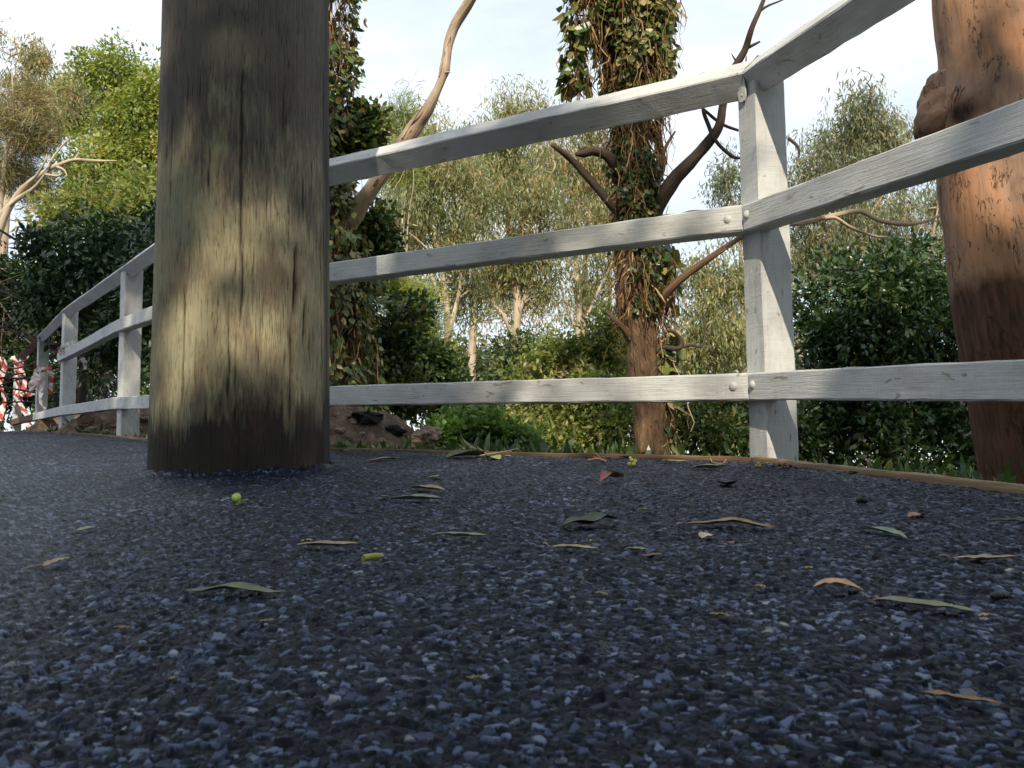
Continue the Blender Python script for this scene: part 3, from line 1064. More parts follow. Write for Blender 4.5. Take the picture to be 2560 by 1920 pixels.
def connect(mb, start_pts, C, k, r0=0.02, r1=0.004, seg=6):
    """thin boughs from points of the trunk out to some of the leaf clumps"""
    sp = np.asarray(start_pts)
    pick = rng.permutation(len(C))[:k]
    for i in pick:
        c = C[i]
        d = np.linalg.norm(sp - c, axis=1) + 1.2 * np.maximum(0, sp[:, 2] - c[2] + 0.1) * 3
        s = sp[d.argmin()]
        L = np.linalg.norm(c - s)
        if L < 0.08: continue
        m1 = s + (c - s) * 0.35 + rng.normal(size=3) * 0.10 * L + np.array([0, 0, 0.03 * L])
        m2 = s + (c - s) * 0.7 + rng.normal(size=3) * 0.08 * L
        a = r0 * (0.5 + 0.6 * rng.random())
        P, r = smooth_path([s, m1, m2, c], [a, a * 0.72, a * 0.5, r1], 5)
        tube(mb, P, r, seg, 0.1, 9, int(i))


def plant(name, label, cat, base, trunks, blobs, leaf, lmat, bmat, clumps, per, style, spread, boughs, bough_r=0.02, group=None, shell=0.45, bend=0.15, start_extra=None, tshift=0.0, seg=12):
    """base: foot of the plant in the world; trunks: lists of limb stations; blobs: crown ellipsoids"""
    t = empty(name, base, label, cat, group)
    mb = MB()
    starts = []
    for k, s in enumerate(trunks):
        P, r = limb_path(s)
        tube(mb, P, r, seg, 0.10, 6.0, k * 13)
        starts.append(P)
    cm = MB()
    C = crown(cm, blobs, clumps, per, leaf[0], leaf[1], style, spread, shell, bend, tshift)
    starts = np.concatenate(starts) if starts else np.array([base])
    connect(mb, starts, C, boughs, bough_r)
    if mb.v:
        mb.build('trunk' if cat == 'tree' else 'stems', bmat, t, smooth=True)
    cm.build('crown' if cat == 'tree' else 'foliage', lmat, t)
    return t


def foot(px, d, dz=0.0):
    q = xy(px, 1000, d)
    return np.array([q[0], q[1], terr(*q) - dz])


def stations_to_foot(px, d, stations):
    """adds the foot of the trunk below its lowest station"""
    f = foot(px, d, 0.15)
    q = R.T @ (f - CAM)
    return [(CX + F * q[0] / q[2], CY + F * q[1] / q[2], stations[0][2] * 1.15, q[2])] + stations


# --- left background
plant('leafy_tree', 'tall bright green leafy tree against the sky beyond the left of the pole', 'tree', foot(330, 20),
      [stations_to_foot(340, 20, [(340, 900, 40, 20), (330, 620, 34, 20), (310, 420, 26, 20), (300, 250, 14, 20)]),
       [(330, 560, 22, 20), (370, 380, 15, 20), (390, 220, 8, 20)]],
      [blob(210, 180, 45, 55, 20), blob(300, 195, 60, 65, 20), blob(385, 235, 50, 75, 19.5), blob(200, 290, 85, 80, 20), blob(330, 330, 110, 95, 19.5), blob(230, 430, 110, 80, 19), blob(370, 450, 90, 90, 19), blob(470, 330, 90, 130, 20)],
      (0.095, 0.045), LEAF_BRIGHT, BARK_TAN, 270, 190, 'broad', 0.24, 90, 0.03, tshift=0.05)
plant('needle_tree', 'wispy olive brown needle-leaved tree with bare pale boughs at the far left', 'tree', foot(-20, 13),
      [stations_to_foot(-40, 13, [(-30, 700, 26, 13), (5, 560, 18, 13), (50, 480, 15, 12.9), (105, 435, 13, 12.8), (140, 415, 11, 12.7), (185, 400, 8, 12.6), (240, 402, 7, 12.5), (292, 402, 3, 12.4)]),
       [(-30, 600, 14, 13), (0, 540, 13, 13), (40, 500, 11, 12.9), (85, 470, 9, 12.8), (115, 430, 8, 12.7), (125, 405, 6, 12.7), (155, 365, 5, 12.7), (180, 340, 2, 12.7)],
       [(70, 458, 8, 12.8), (90, 440, 7, 12.7), (112, 405, 4, 12.6), (117, 385, 2, 12.6)],
       [(140, 415, 7, 12.7), (160, 425, 5, 12.6), (168, 440, 2, 12.5)],
       [(185, 402, 5, 12.6), (195, 385, 4, 12.6), (197, 380, 2, 12.6)],
       [(-10, 640, 14, 13.2), (15, 380, 10, 13.2), (35, 330, 8, 13.2), (30, 180, 4, 13.2)],
       [(115, 436, 7, 12.7), (150, 438, 6, 12.7), (160, 410, 3, 12.7)]],
      [blob(40, 300, 70, 80, 13.2), blob(10, 420, 70, 70, 13.4), blob(100, 340, 55, 70, 13.4), blob(90, 250, 60, 50, 13.5), blob(70, 470, 60, 50, 13.6), blob(-60, 350, 90, 130, 13.5)],
      (0.20, 0.007), LEAF_NEEDLE, BARK_PALE, 210, 85, 'needle', 0.13, 40, 0.012)
plant('eucalypt_tree', 'loose pale yellow-leaved eucalypt top rising behind the wispy needle tree at far left', 'tree', foot(20, 16),
      [stations_to_foot(0, 16, [(10, 600, 22, 16), (40, 330, 14, 16), (70, 180, 6, 16)])],
      [blob(85, 140, 50, 38, 16), blob(60, 200, 60, 40, 16), blob(170, 225, 45, 35, 16), blob(-10, 95, 26, 30, 16), blob(150, 270, 50, 30, 16)],
      (0.11, 0.022), LEAF_EUC, BARK_PALE, 60, 70, 'droop', 0.14, 30, 0.014, tshift=0.12)
plant('dense_shrub', 'dense dark green shrub mass behind the taped fence posts on the left', 'shrub', foot(200, 10),
      [stations_to_foot(200, 10, [(210, 900, 20, 10), (230, 700, 14, 10)])],
      [blob(330, 620, 130, 95, 9.6), blob(180, 630, 120, 80, 10), blob(50, 710, 110, 75, 13.4), blob(220, 740, 160, 120, 10), blob(60, 800, 120, 110, 13.6), blob(330, 840, 140, 130, 9.4), blob(460, 700, 130, 190, 9.2), blob(120, 930, 120, 90, 13.6), blob(-80, 760, 110, 200, 14), blob(470, 940, 120, 110, 9), blob(20, 990, 110, 70, 14), blob(-120, 950, 130, 130, 14), blob(220, 980, 120, 60, 12)],
      (0.085, 0.034), LEAF_DARK, BARK_DARK, 560, 105, 'broad', 0.14, 60, 0.016)
plant('leafy_shrub', 'mid green leafy shrub crest lit by sun above the dark shrub mass on the left', 'shrub', foot(260, 12),
      [stations_to_foot(260, 12, [(260, 800, 22, 12), (250, 560, 12, 12)])],
      [blob(230, 520, 100, 35, 11.6), blob(370, 500, 90, 45, 11.8), blob(140, 545, 60, 30, 11.6), blob(330, 545, 110, 40, 11.2)],
      (0.09, 0.037), LEAF_SHRUB, BARK_DARK, 110, 90, 'broad', 0.16, 20, 0.015, tshift=0.08)


plant('sunny_shrub', 'sunlit yellow-green bush glimpsed through the dark shrub mass behind the left posts', 'shrub', foot(220, 17),
      [stations_to_foot(220, 17, [(220, 1000, 20, 17), (230, 850, 10, 17)])],
      [blob(130, 830, 110, 100, 17), blob(270, 860, 110, 110, 17), blob(60, 920, 120, 80, 17.5), blob(400, 900, 100, 100, 17)],
      (0.11, 0.05), LEAF_BRIGHT, BARK_TAN, 140, 80, 'broad', 0.2, 20, 0.012, tshift=0.15)

# --- vine-covered trunk to the right of the pole
def vines(parent, path, env, y_range, n_strand, n_leaf, d, strand_len=(0.2, 0.7), leaf=(0.075, 0.06), side=0.0, tshift=0.0, prob=None):
    """dead hanging stems and living leaves that wrap a trunk; env: (y px, half width px)"""
    ys = np.array([e[0] for e in env], float); hw = np.array([e[1] for e in env], float)
    py = np.array([q[1] for q in path], float); pxx = np.array([q[0] for q in path], float)
    o = np.argsort(py)
    smb = MB()

    def surf(n, y0, y1):
        yy = y0 + (y1 - y0) * rng.random(n)
        cx_ = np.interp(yy, py[o], pxx[o]); h = np.interp(yy, ys, hw) * d / F
        a = rng.random(n) * 2 * math.pi
        rr = h * (0.72 + 0.36 * rng.random(n)) * (1 + 0.35 * vnoise(yy / 45.0, np.cos(a) * 2 + 5, np.sin(a) * 2))
        c = np.array([U(x_, y_, d) for x_, y_ in zip(cx_, yy)])
        return c, a, rr
    c, a, rr = surf(n_strand, y_range[0] - 120, y_range[1])
    for i in range(n_strand):
        L = strand_len[0] + (strand_len[1] - strand_len[0]) * rng.random()
        k = 9
        tt = np.linspace(0, 1, k)
        wob = np.cumsum(rng.normal(size=(k, 2)) * 0.018, 0)
        x_ = c[i, 0] + math.cos(a[i]) * rr[i] + wob[:, 0] + 0.10 * L * (rng.random() - 0.5) * tt
        y_ = c[i, 1] + math.sin(a[i]) * rr[i] + wob[:, 1]
        z_ = c[i, 2] - L * tt + rng.normal(size=k) * 0.012
        tube(smb, np.column_stack([x_, y_, z_]), np.full(k, 0.0011 + 0.0021 * rng.random() ** 2.5), 4, cap=False, tint=float(rng.random()))
    # fringes of short dead leaf stalks
    n2 = n_strand * 6
    c, a, rr = surf(n2, y_range[0], y_range[1])
    pos = c + np.column_stack([np.cos(a) * rr, np.sin(a) * rr, 0 * a])
    leaves(smb, pos, rng.normal(size=(n2, 3)) * 0.35 + np.array([0, 0, -1]), rng.normal(size=(n2, 3)), 0.06 + 0.10 * rng.random(n2), 0.007 + 0.007 * rng.random(n2), 0.1, rng.random(n2))
    smb.build('vine_stems', DEADVINE, parent)
    lmb = MB()
    c, a, rr = surf(n_leaf, y_range[0], y_range[1])
    pos = c + np.column_stack([np.cos(a) * rr, np.sin(a) * rr, 0 * a]) * 1.0
    # leaves gather in patches
    keep = (fbm(pos[:, 0] * 4, pos[:, 1] * 4, pos[:, 2] * 3, 2, 77) + side * np.cos(a)) > (-0.12 if prob is None else prob)
    pos, a = pos[keep], a[keep]
    n = len(pos)
    outv = np.column_stack([np.cos(a), np.sin(a), 0 * a])
    pos = pos + outv * (rng.random((n, 1)) * 0.05)
    dirs = outv * 0.35 + rng.normal(size=(n, 3)) * 0.35 + np.array([0, 0, -0.75])
    wv = np.cross(dirs, outv + rng.normal(size=(n, 3)) * 0.4)
    tint = np.clip(0.45 + tshift + 0.28 * rng.normal(size=n), 0, 1)
    leaves(lmb, pos, dirs, wv, leaf[0] * (0.6 + 0.7 * rng.random(n)), leaf[1] * (0.6 + 0.7 * rng.random(n)), 0.12, tint)
    lmb.build('vine_leaves', LEAF_VINE, parent)


vt = empty('vine_covered_tree', foot(795, 6), 'vine-draped tree beside the pole with one bare limb curving up into the sky', 'tree')
path = [(800, 1150, 150, 6), (797, 1000, 135, 6), (795, 700, 120, 6), (792, 450, 112, 6), (786, 200, 100, 6), (780, 0, 95, 6), (772, -300, 85, 6), (760, -800, 60, 6)]
limb('trunk', stations_to_foot(800, 6, path), BARK_BROWN, vt, 24, 0.14, 3)
limb('limb', [(840, 600, 60, 6), (880, 545, 46, 6), (908, 502, 40, 5.95), (954, 436, 38, 5.9), (1016, 347, 38, 5.85), (1046, 305, 36, 5.85), (1068, 275, 30, 5.82), (1090, 232, 21, 5.8), (1106, 195, 21, 5.8), (1112, 176, 27, 5.8), (1116, 150, 23, 5.8), (1121, 112, 23, 5.8), (1138, 62, 27, 5.8), (1172, 5, 27, 5.75), (1200, -50, 25, 5.7), (1260, -160, 20, 5.6)],
     BARK_TAN, vt, 18, 0.13, 5, extra=[[(1005, 345, 7, 5.80), (1022, 318, 6, 5.80), (1040, 290, 5, 5.78), (1056, 266, 2, 5.76)], [(1112, 182, 9, 5.78), (1120, 180, 5, 5.76), (1126, 181, 2, 5.75)],
                                     [(1098, 190, 6, 5.78), (1102, 170, 5, 5.77), (1106, 155, 2, 5.77)]])
vines(vt, path, [(-400, 90), (0, 104), (120, 100), (250, 84), (340, 92), (400, 72), (520, 92), (640, 120), (900, 140), (1100, 140)], (-200, 1060), 420, 9000, 6, tshift=0.06, prob=-0.2, leaf=(0.05, 0.038))
cm = MB()
C = crown(cm, [blob(935, 335, 55, 42, 6.1), blob(895, 365, 45, 35, 6.1), blob(880, 300, 35, 22, 6.1)], 44, 60, 0.052, 0.036, 'broad', 0.06)
cm.build('leaf_tuft', LEAF_VINE, vt)
tw = MB()
connect(tw, [U(860, 420, 6), U(850, 380, 6)], C, 14, 0.008)
tw.build('twigs', BARK_BROWN, vt, smooth=True)

plant('vine_thicket', 'dark green vine thicket against the vine-draped trunk above the middle rail', 'vine', foot(900, 6.3),
      [stations_to_foot(890, 6.4, [(890, 900, 14, 6.4), (900, 700, 10, 6.4), (920, 600, 7, 6.4)])],
      [blob(860, 600, 60, 70, 6.3), blob(915, 620, 55, 50, 6.4), blob(860, 720, 60, 60, 6.3), blob(930, 560, 40, 30, 6.3)],
      (0.05, 0.03), LEAF_MID, BARK_DARK, 130, 85, 'broad', 0.075, 40, 0.007)
plant('trailing_shrub', 'dark leafy trailing shrub behind the fence between the vine-draped tree and the pale trunks', 'shrub', foot(1000, 6.6),
      [stations_to_foot(1000, 6.6, [(1000, 1000, 12, 6.6), (1020, 850, 8, 6.6), (1060, 760, 5, 6.6)]), stations_to_foot(930, 6.6, [(930, 950, 12, 6.6), (940, 800, 8, 6.6)])],
      [blob(885, 850, 70, 70, 6.6), blob(985, 880, 65, 60, 6.6), blob(1075, 920, 55, 40, 6.8), blob(1030, 770, 25, 35, 6.7), blob(940, 965, 120, 60, 6.4), blob(1110, 985, 70, 45, 6.8)],
      (0.055, 0.03), LEAF_MID, BARK_DARK, 210, 80, 'broad', 0.08, 90, 0.007, tshift=0.0)
plant('needle_shrub', 'feathery yellow-green needle bush glowing in sun behind the dark trailing shrub', 'shrub', foot(1010, 9),
      [stations_to_foot(1010, 9, [(1010, 900, 14, 9), (1015, 760, 8, 9)])],
      [blob(1010, 770, 65, 75, 9), blob(960, 700, 50, 60, 9.2), blob(1060, 800, 60, 70, 9.3), blob(1015, 290, 34, 60, 9.5), blob(980, 420, 40, 50, 9.4)],
      (0.17, 0.006), LEAF_NEEDLE_G, BARK_TAN, 150, 75, 'needle', 0.10, 25, 0.008)

# --- pale eucalypts in the middle distance
plant('eucalypt_tree', 'loose eucalypt with drooping leaves just right of the vine-draped tree, below the top rail', 'tree', foot(1060, 14),
      [stations_to_foot(1090, 14, [(1110, 930, 22, 14), (1120, 820, 18, 14), (1100, 650, 13, 14), (1060, 480, 9, 14), (1040, 360, 5, 14)]), [(1110, 880, 14, 14), (1150, 720, 10, 14), (1170, 560, 7, 14)],
       [(1105, 760, 12, 14), (1060, 640, 8, 14), (1010, 560, 5, 14)]],
      [blob(1060, 330, 70, 45, 14), blob(1020, 420, 75, 70, 14), blob(1120, 420, 85, 75, 14.2), blob(1010, 540, 80, 75, 13.8), blob(1110, 545, 80, 65, 14), blob(1190, 500, 60, 60, 14.3), blob(1150, 640, 70, 50, 14), blob(1090, 690, 65, 60, 14.2), blob(1180, 760, 60, 45, 14.5)],
      (0.115, 0.0175), LEAF_EUC, BARK_PALE, 200, 100, 'droop', 0.185, 80, 0.022, group='pale eucalypts beyond the fence')
plant('eucalypt_tree', 'pale-trunked eucalypt with a rounded sunlit crown rising above the top rail', 'tree', foot(1290, 15),
      [stations_to_foot(1300, 15, [(1298, 920, 26, 15), (1290, 840, 24, 15), (1293, 760, 22, 15), (1280, 640, 16, 15), (1270, 500, 11, 15), (1265, 350, 7, 15), (1270, 260, 4, 15)]),
       [(1292, 850, 16, 15), (1265, 800, 13, 15), (1230, 750, 11, 15), (1215, 680, 8, 15), (1205, 560, 5, 15)], [(1290, 800, 12, 15), (1330, 690, 9, 15), (1350, 560, 6, 15), (1360, 460, 4, 15)]],
      [blob(1300, 275, 85, 42, 15), blob(1250, 340, 75, 60, 15), blob(1350, 330, 60, 50, 15), blob(1280, 430, 85, 65, 15), blob(1230, 530, 60, 50, 15.2), blob(1330, 520, 65, 60, 14.8), blob(1290, 640, 75, 50, 15), blob(1380, 620, 45, 45, 15), blob(1240, 700, 60, 55, 15.3), blob(1340, 720, 55, 50, 15.2)],
      (0.115, 0.0175), LEAF_EUC, BARK_PALE, 220, 105, 'droop', 0.185, 80, 0.022, group='pale eucalypts beyond the fence', tshift=0.06)
plant('eucalypt_tree', 'twin-stemmed slender eucalypt just left of the vine-wrapped central trunk', 'tree', foot(1450, 16),
      [stations_to_foot(1445, 16, [(1445, 900, 17, 16), (1448, 780, 15, 16), (1440, 640, 12, 16), (1450, 480, 8, 16), (1470, 340, 5, 16)]),
       stations_to_foot(1468, 16.2, [(1463, 900, 15, 16.2), (1461, 740, 13, 16.2), (1466, 600, 10, 16.2), (1490, 420, 6, 16.2)]),
       [(1464, 800, 8, 16), (1490, 740, 7, 16), (1520, 680, 5, 16)], [(1445, 830, 8, 16), (1420, 780, 6, 16), (1395, 690, 4, 16)],
       stations_to_foot(1520, 16.5, [(1515, 860, 12, 16.5), (1525, 740, 10, 16.5), (1520, 560, 6, 16.5)])],
      [blob(1470, 320, 70, 45, 16), blob(1430, 410, 70, 60, 16), blob(1510, 420, 60, 75, 16.2), blob(1450, 520, 75, 55, 16), blob(1540, 540, 55, 60, 16.3), blob(1400, 600, 45, 40, 16), blob(1500, 640, 50, 40, 16), blob(1390, 480, 40, 50, 15.6), blob(1420, 700, 50, 45, 16), blob(1510, 730, 50, 55, 16.3), blob(1550, 640, 40, 60, 16.3)],
      (0.115, 0.0175), LEAF_EUC, BARK_PALE, 175, 100, 'droop', 0.185, 80, 0.02, group='pale eucalypts beyond the fence', tshift=0.03)

# --- vine-wrapped trunk in the centre
ct = empty('vine_wrapped_tree', foot(1628, 5), 'brown trunk wrapped in hanging vines with bare limbs, left of the corner post', 'tree')
path = [(1630, 1180, 92, 5), (1624, 1060, 80, 5), (1613, 950, 76, 5), (1602, 850, 78, 5), (1592, 770, 92, 5), (1591, 650, 96, 5), (1588, 520, 92, 5), (1582, 400, 82, 5), (1576, 250, 74, 5), (1570, 100, 70, 5), (1564, -150, 66, 5), (1555, -500, 58, 5), (1550, -1000, 40, 5)]
limb('trunk', stations_to_foot(1632, 5, path), BARK_BROWN, ct, 56, 0.17, 9, n=16)
LIMBS = [
    ([(1600, 600, 56, 5), (1625, 545, 50, 5), (1650, 500, 42, 4.95), (1692, 440, 34, 4.9), (1755, 375, 28, 4.85), (1795, 322, 25, 4.8), (1806, 268, 21, 4.8), (1813, 222, 20, 4.8), (1830, 180, 19, 4.78), (1862, 125, 17, 4.75), (1880, 70, 14, 4.7), (1905, 10, 11, 4.7), (1930, -60, 8, 4.7)],
     [[(1868, 120, 9, 4.76), (1882, 113, 8, 4.75), (1900, 104, 5, 4.75)], [(1890, 38, 7, 4.7), (1915, 17, 6, 4.7), (1955, 0, 4, 4.7), (1990, -20, 2, 4.7)], [(1782, 345, 11, 4.8), (1772, 315, 10, 4.8), (1760, 285, 9, 4.8), (1756, 270, 7, 4.8)],
      [(1757, 272, 7, 4.8), (1790, 300, 8, 4.85), (1815, 315, 8, 4.9), (1846, 326, 7, 4.95)], [(1784, 345, 10, 4.8), (1805, 370, 9, 4.82), (1832, 392, 9, 4.85), (1850, 395, 6, 4.9)], [(1838, 150, 5, 4.77), (1832, 140, 3, 4.77), (1828, 135, 1.5, 4.77)], [(1865, 155, 5, 4.77), (1866, 140, 2, 4.77)]], BARK_DARK, 'limb'),
    ([(1560, 545, 30, 5), (1532, 515, 23, 4.95), (1480, 455, 20, 4.9), (1430, 400, 17, 4.85), (1388, 367, 14, 4.8), (1380, 362, 11, 4.8)], [], BARK_DARK, 'limb'),
    ([(1560, 440, 34, 4.98), (1535, 410, 28, 4.93), (1515, 388, 25, 4.9), (1485, 378, 23, 4.88), (1460, 383, 22, 4.86), (1440, 385, 10, 4.85)], [[(1470, 380, 12, 4.87), (1462, 370, 9, 4.86), (1450, 375, 5, 4.85)]], BARK_DARK, 'limb'),
    ([(1615, 800, 40, 5), (1642, 768, 26, 4.95), (1660, 738, 22, 4.9), (1712, 690, 19, 4.85), (1775, 645, 16, 4.8), (1845, 598, 13, 4.75), (1900, 560, 8, 4.7)], [], BARK_BROWN, 'limb'),
    ([(1620, 880, 30, 5), (1657, 869, 14, 4.95), (1690, 872, 13, 4.9), (1704, 864, 12, 4.9), (1699, 846, 11, 4.9), (1684, 830, 10, 4.88), (1668, 826, 7, 4.86)], [[(1700, 868, 9, 4.9), (1730, 863, 7, 4.9), (1754, 866, 6, 4.9), (1763, 830, 6, 4.92), (1754, 775, 4, 4.95)]], BARK_DARK, 'limb'),
    ([(1610, 590, 30, 5), (1650, 550, 19, 5.02), (1700, 541, 16, 5.1), (1745, 532, 15, 5.2), (1850, 545, 14, 5.3), (1980, 560, 13, 5.4), (2095, 536, 13, 5.5), (2150, 528, 12, 5.5), (2205, 553, 11, 5.55), (2280, 560, 9, 5.6), (2345, 540, 6, 5.7), (2390, 500, 3, 5.8)],
     [[(2060, 545, 11, 5.45), (2090, 545, 9, 5.45), (2130, 570, 8, 5.45), (2185, 590, 6, 5.45), (2220, 592, 3, 5.45)], [(1940, 330, 0.1, 5.4), (1970, 345, 9, 5.4), (1995, 368, 8, 5.4), (1998, 395, 3, 5.4)]], BARK_TAN, 'limb'),
    ([(1630, 470, 34, 5.05), (1652, 410, 25, 5.05), (1643, 330, 22, 5.05), (1646, 290, 20, 5.05), (1640, 230, 16, 5.05), (1650, 120, 12, 5.05), (1660, -60, 8, 5.05)], [[(1652, 400, 14, 5.05), (1668, 360, 9, 5.05), (1688, 328, 5, 5.05)]], BARK_BROWN, 'limb'),
    ([(1585, 850, 30, 4.98), (1560, 822, 18, 4.93), (1540, 803, 14, 4.9), (1517, 778, 9, 4.88)], [], BARK_BROWN, 'limb'),
]
for k, (pts, ex, bm_, nm) in enumerate(LIMBS):
    limb(nm, pts, bm_, ct, 12, 0.13, 30 + k, extra=[[q for q in e if q[2] > 0.5] for e in ex])
vines(ct, [(x_ + 14, y_, w_, d_) for x_, y_, w_, d_ in path], [(-400, 92), (0, 92), (60, 86), (150, 76), (230, 58), (330, 42)], (-250, 290), 420, 7500, 5, tshift=0.2, side=0.05, leaf=(0.042, 0.034), prob=-0.1)
vines(ct, path, [(230, 56), (330, 44), (500, 46), (650, 48), (780, 42), (900, 30)], (290, 790), 330, 3800, 5, tshift=-0.25, side=0.22, leaf=(0.036, 0.028), prob=0.06, strand_len=(0.15, 0.5))
vines(ct, [(1652, 1200, 10, 5), (1650, 800, 10, 5), (1642, 600, 10, 5)], [(600, 26), (800, 30), (1150, 24)], (600, 1120), 110, 500, 5.05, (0.2, 0.5), tshift=-0.02)
vines(ct, [(1432, 300, 10, 4.9), (1445, 200, 10, 4.9), (1455, 0, 10, 4.9), (1460, -200, 10, 4.9)], [(-200, 40), (0, 34), (120, 24), (190, 22), (260, 28)], (-200, 215), 60, 260, 4.9, (0.12, 0.3), tshift=-0.05)
limb('limb', [(1560, 40, 30, 5), (1520, 45, 18, 4.95), (1485, 60, 13, 4.92), (1450, 56, 10, 4.9), (1425, 58, 6, 4.9)], BARK_DARK, ct, 10, 0.15, 77, extra=[[(1456, 60, 8, 4.9), (1455, 130, 7, 4.9), (1457, 190, 6, 4.9), (1442, 235, 5, 4.9), (1410, 250, 3, 4.9)]])

# --- right of the corner post
plant('eucalypt_tree', 'grey-green eucalypt with a domed crown between the corner post and the orange trunk', 'tree', foot(2140, 13),
      [stations_to_foot(2170, 13, [(2150, 900, 20, 13), (2130, 700, 16, 13), (2120, 560, 13, 13), (2140, 430, 9, 13), (2170, 330, 5, 13)]), [(2130, 680, 12, 13), (2060, 560, 9, 13), (2030, 450, 6, 13)], [(2125, 600, 10, 13), (2200, 500, 7, 13), (2240, 420, 4, 13)],
       [(2150, 860, 13, 13), (2290, 720, 10, 13), (2330, 590, 7, 13), (2345, 520, 4, 13)]],
      [blob(2170, 275, 70, 38, 13), blob(2110, 330, 60, 45, 13), blob(2210, 340, 65, 55, 13), blob(2060, 400, 60, 50, 13), blob(2150, 420, 85, 55, 13), blob(2030, 500, 60, 50, 13), blob(2130, 560, 90, 65, 13), blob(2240, 540, 50, 55, 13), blob(2050, 640, 75, 75, 13), blob(2170, 660, 90, 65, 13), blob(2310, 640, 60, 70, 13.2), blob(2270, 730, 70, 60, 13), blob(2360, 520, 40, 50, 13.5)],
      (0.105, 0.0165), LEAF_FAREUC, BARK_TAN, 280, 110, 'droop', 0.155, 80, 0.018, tshift=0.1)
plant('eucalypt_tree', 'small blue-green eucalypt spray showing left of the corner post under the top rail', 'tree', foot(1830, 12.5),
      [stations_to_foot(1860, 12.5, [(1860, 900, 14, 12.5), (1850, 620, 9, 12.5), (1820, 450, 5, 12.5)]), [(1852, 640, 8, 12.5), (1920, 520, 5, 12.5), (1960, 440, 3, 12.5)]],
      [blob(1825, 440, 38, 36, 12.5), blob(1800, 490, 36, 30, 12.5), blob(1920, 460, 70, 60, 12.6), blob(1860, 560, 60, 45, 12.5)],
      (0.10, 0.0165), LEAF_FAREUC, BARK_TAN, 52, 100, 'droop', 0.13, 22, 0.012)
plant('eucalypt_tree', 'olive eucalypt filling the gap between the vine-wrapped trunk and the corner post', 'tree', foot(1760, 11),
      [stations_to_foot(1790, 11, [(1790, 950, 16, 11), (1780, 800, 11, 11), (1770, 680, 6, 11)])],
      [blob(1800, 650, 70, 45, 11), blob(1720, 700, 55, 40, 11.3), blob(1830, 730, 60, 50, 11), blob(1740, 790, 70, 55, 11), blob(1830, 850, 70, 65, 10.8), blob(1730, 890, 70, 50, 11)],
      (0.09, 0.016), LEAF_EUC, BARK_TAN, 120, 100, 'droop', 0.13, 25, 0.014, tshift=0.0)
plant('dense_shrub', 'large dark glossy-leaved shrub between the corner post and the orange trunk', 'shrub', foot(2230, 7),
      [stations_to_foot(2240, 7, [(2240, 1100, 16, 7), (2220, 900, 10, 7)])],
      [blob(2150, 760, 100, 80, 7.1), blob(2260, 740, 110, 90, 7.2), blob(2090, 860, 100, 90, 7), blob(2210, 880, 130, 100, 7), blob(2340, 850, 100, 110, 7.1), blob(2100, 1010, 110, 100, 6.9), blob(2230, 1030, 130, 110, 6.8), blob(2360, 1030, 110, 120, 6.9), blob(2430, 1140, 90, 90, 6.8), blob(2060, 1130, 90, 70, 6.8), blob(2240, 1160, 120, 80, 6.6), blob(2560, 960, 160, 220, 7.4), blob(2190, 680, 60, 40, 7.3), blob(2020, 740, 50, 65, 7.3), blob(2390, 730, 60, 60, 7.4), blob(2300, 660, 55, 40, 7.5), blob(2090, 670, 35, 35, 7.5)],
      (0.068, 0.024), LEAF_DARK, BARK_DARK, 560, 90, 'broad', 0.105, 80, 0.010, tshift=0.08)
plant('low_shrub', 'dark green low shrub at the foot of the corner post left side', 'shrub', foot(1800, 6.5),
      [stations_to_foot(1800, 6.5, [(1800, 1080, 8, 6.5), (1800, 1000, 5, 6.5)])],
      [blob(1790, 1010, 80, 60, 6.6), blob(1720, 1060, 80, 70, 6.4), blob(1830, 1090, 90, 70, 6.3), blob(1900, 1040, 90, 100, 6.8), blob(1960, 1120, 80, 80, 6.6)],
      (0.048, 0.02), LEAF_MID, BARK_DARK, 190, 75, 'broad', 0.075, 24, 0.006, tshift=0.05)

# --- sunlit undergrowth below the middle of the fence
plant('sunlit_shrub', 'sunlit yellow-green tangle of undergrowth left of the vine-wrapped trunk', 'shrub', foot(1440, 6.6),
      [stations_to_foot(1400, 6.6, [(1400, 1090, 9, 6.6), (1420, 950, 6, 6.6)]), stations_to_foot(1500, 6.6, [(1500, 1090, 9, 6.6), (1480, 1000, 6, 6.5), (1440, 960, 3, 6.4)])],
      [blob(1500, 890, 70, 45, 6.7), blob(1420, 900, 70, 45, 6.8), blob(1340, 930, 60, 40, 7), blob(1560, 900, 45, 55, 6.6), blob(1480, 990, 110, 60, 6.5), blob(1360, 1030, 80, 60, 6.6), blob(1440, 1090, 120, 60, 6.3), blob(1560, 1070, 60, 80, 6.2), blob(1340, 1120, 90, 45, 6.2), blob(1530, 830, 35, 35, 6.8)],
      (0.046, 0.019), LEAF_SHRUB, BARK_TAN, 340, 90, 'broad', 0.085, 150, 0.006, tshift=0.05)
plant('dark_shrub', 'small dark shrub below the pale-trunked eucalypt at the end of the sunlit undergrowth', 'shrub', foot(1330, 8),
      [stations_to_foot(1320, 8, [(1320, 1000, 9, 8), (1330, 920, 5, 8)])],
      [blob(1330, 890, 60, 35, 8), blob(1280, 930, 70, 40, 8), blob(1230, 980, 80, 50, 7.8), blob(1300, 1000, 70, 60, 7.6)],
      (0.055, 0.024), LEAF_MID, BARK_DARK, 110, 75, 'broad', 0.085, 22, 0.007, tshift=0.15)
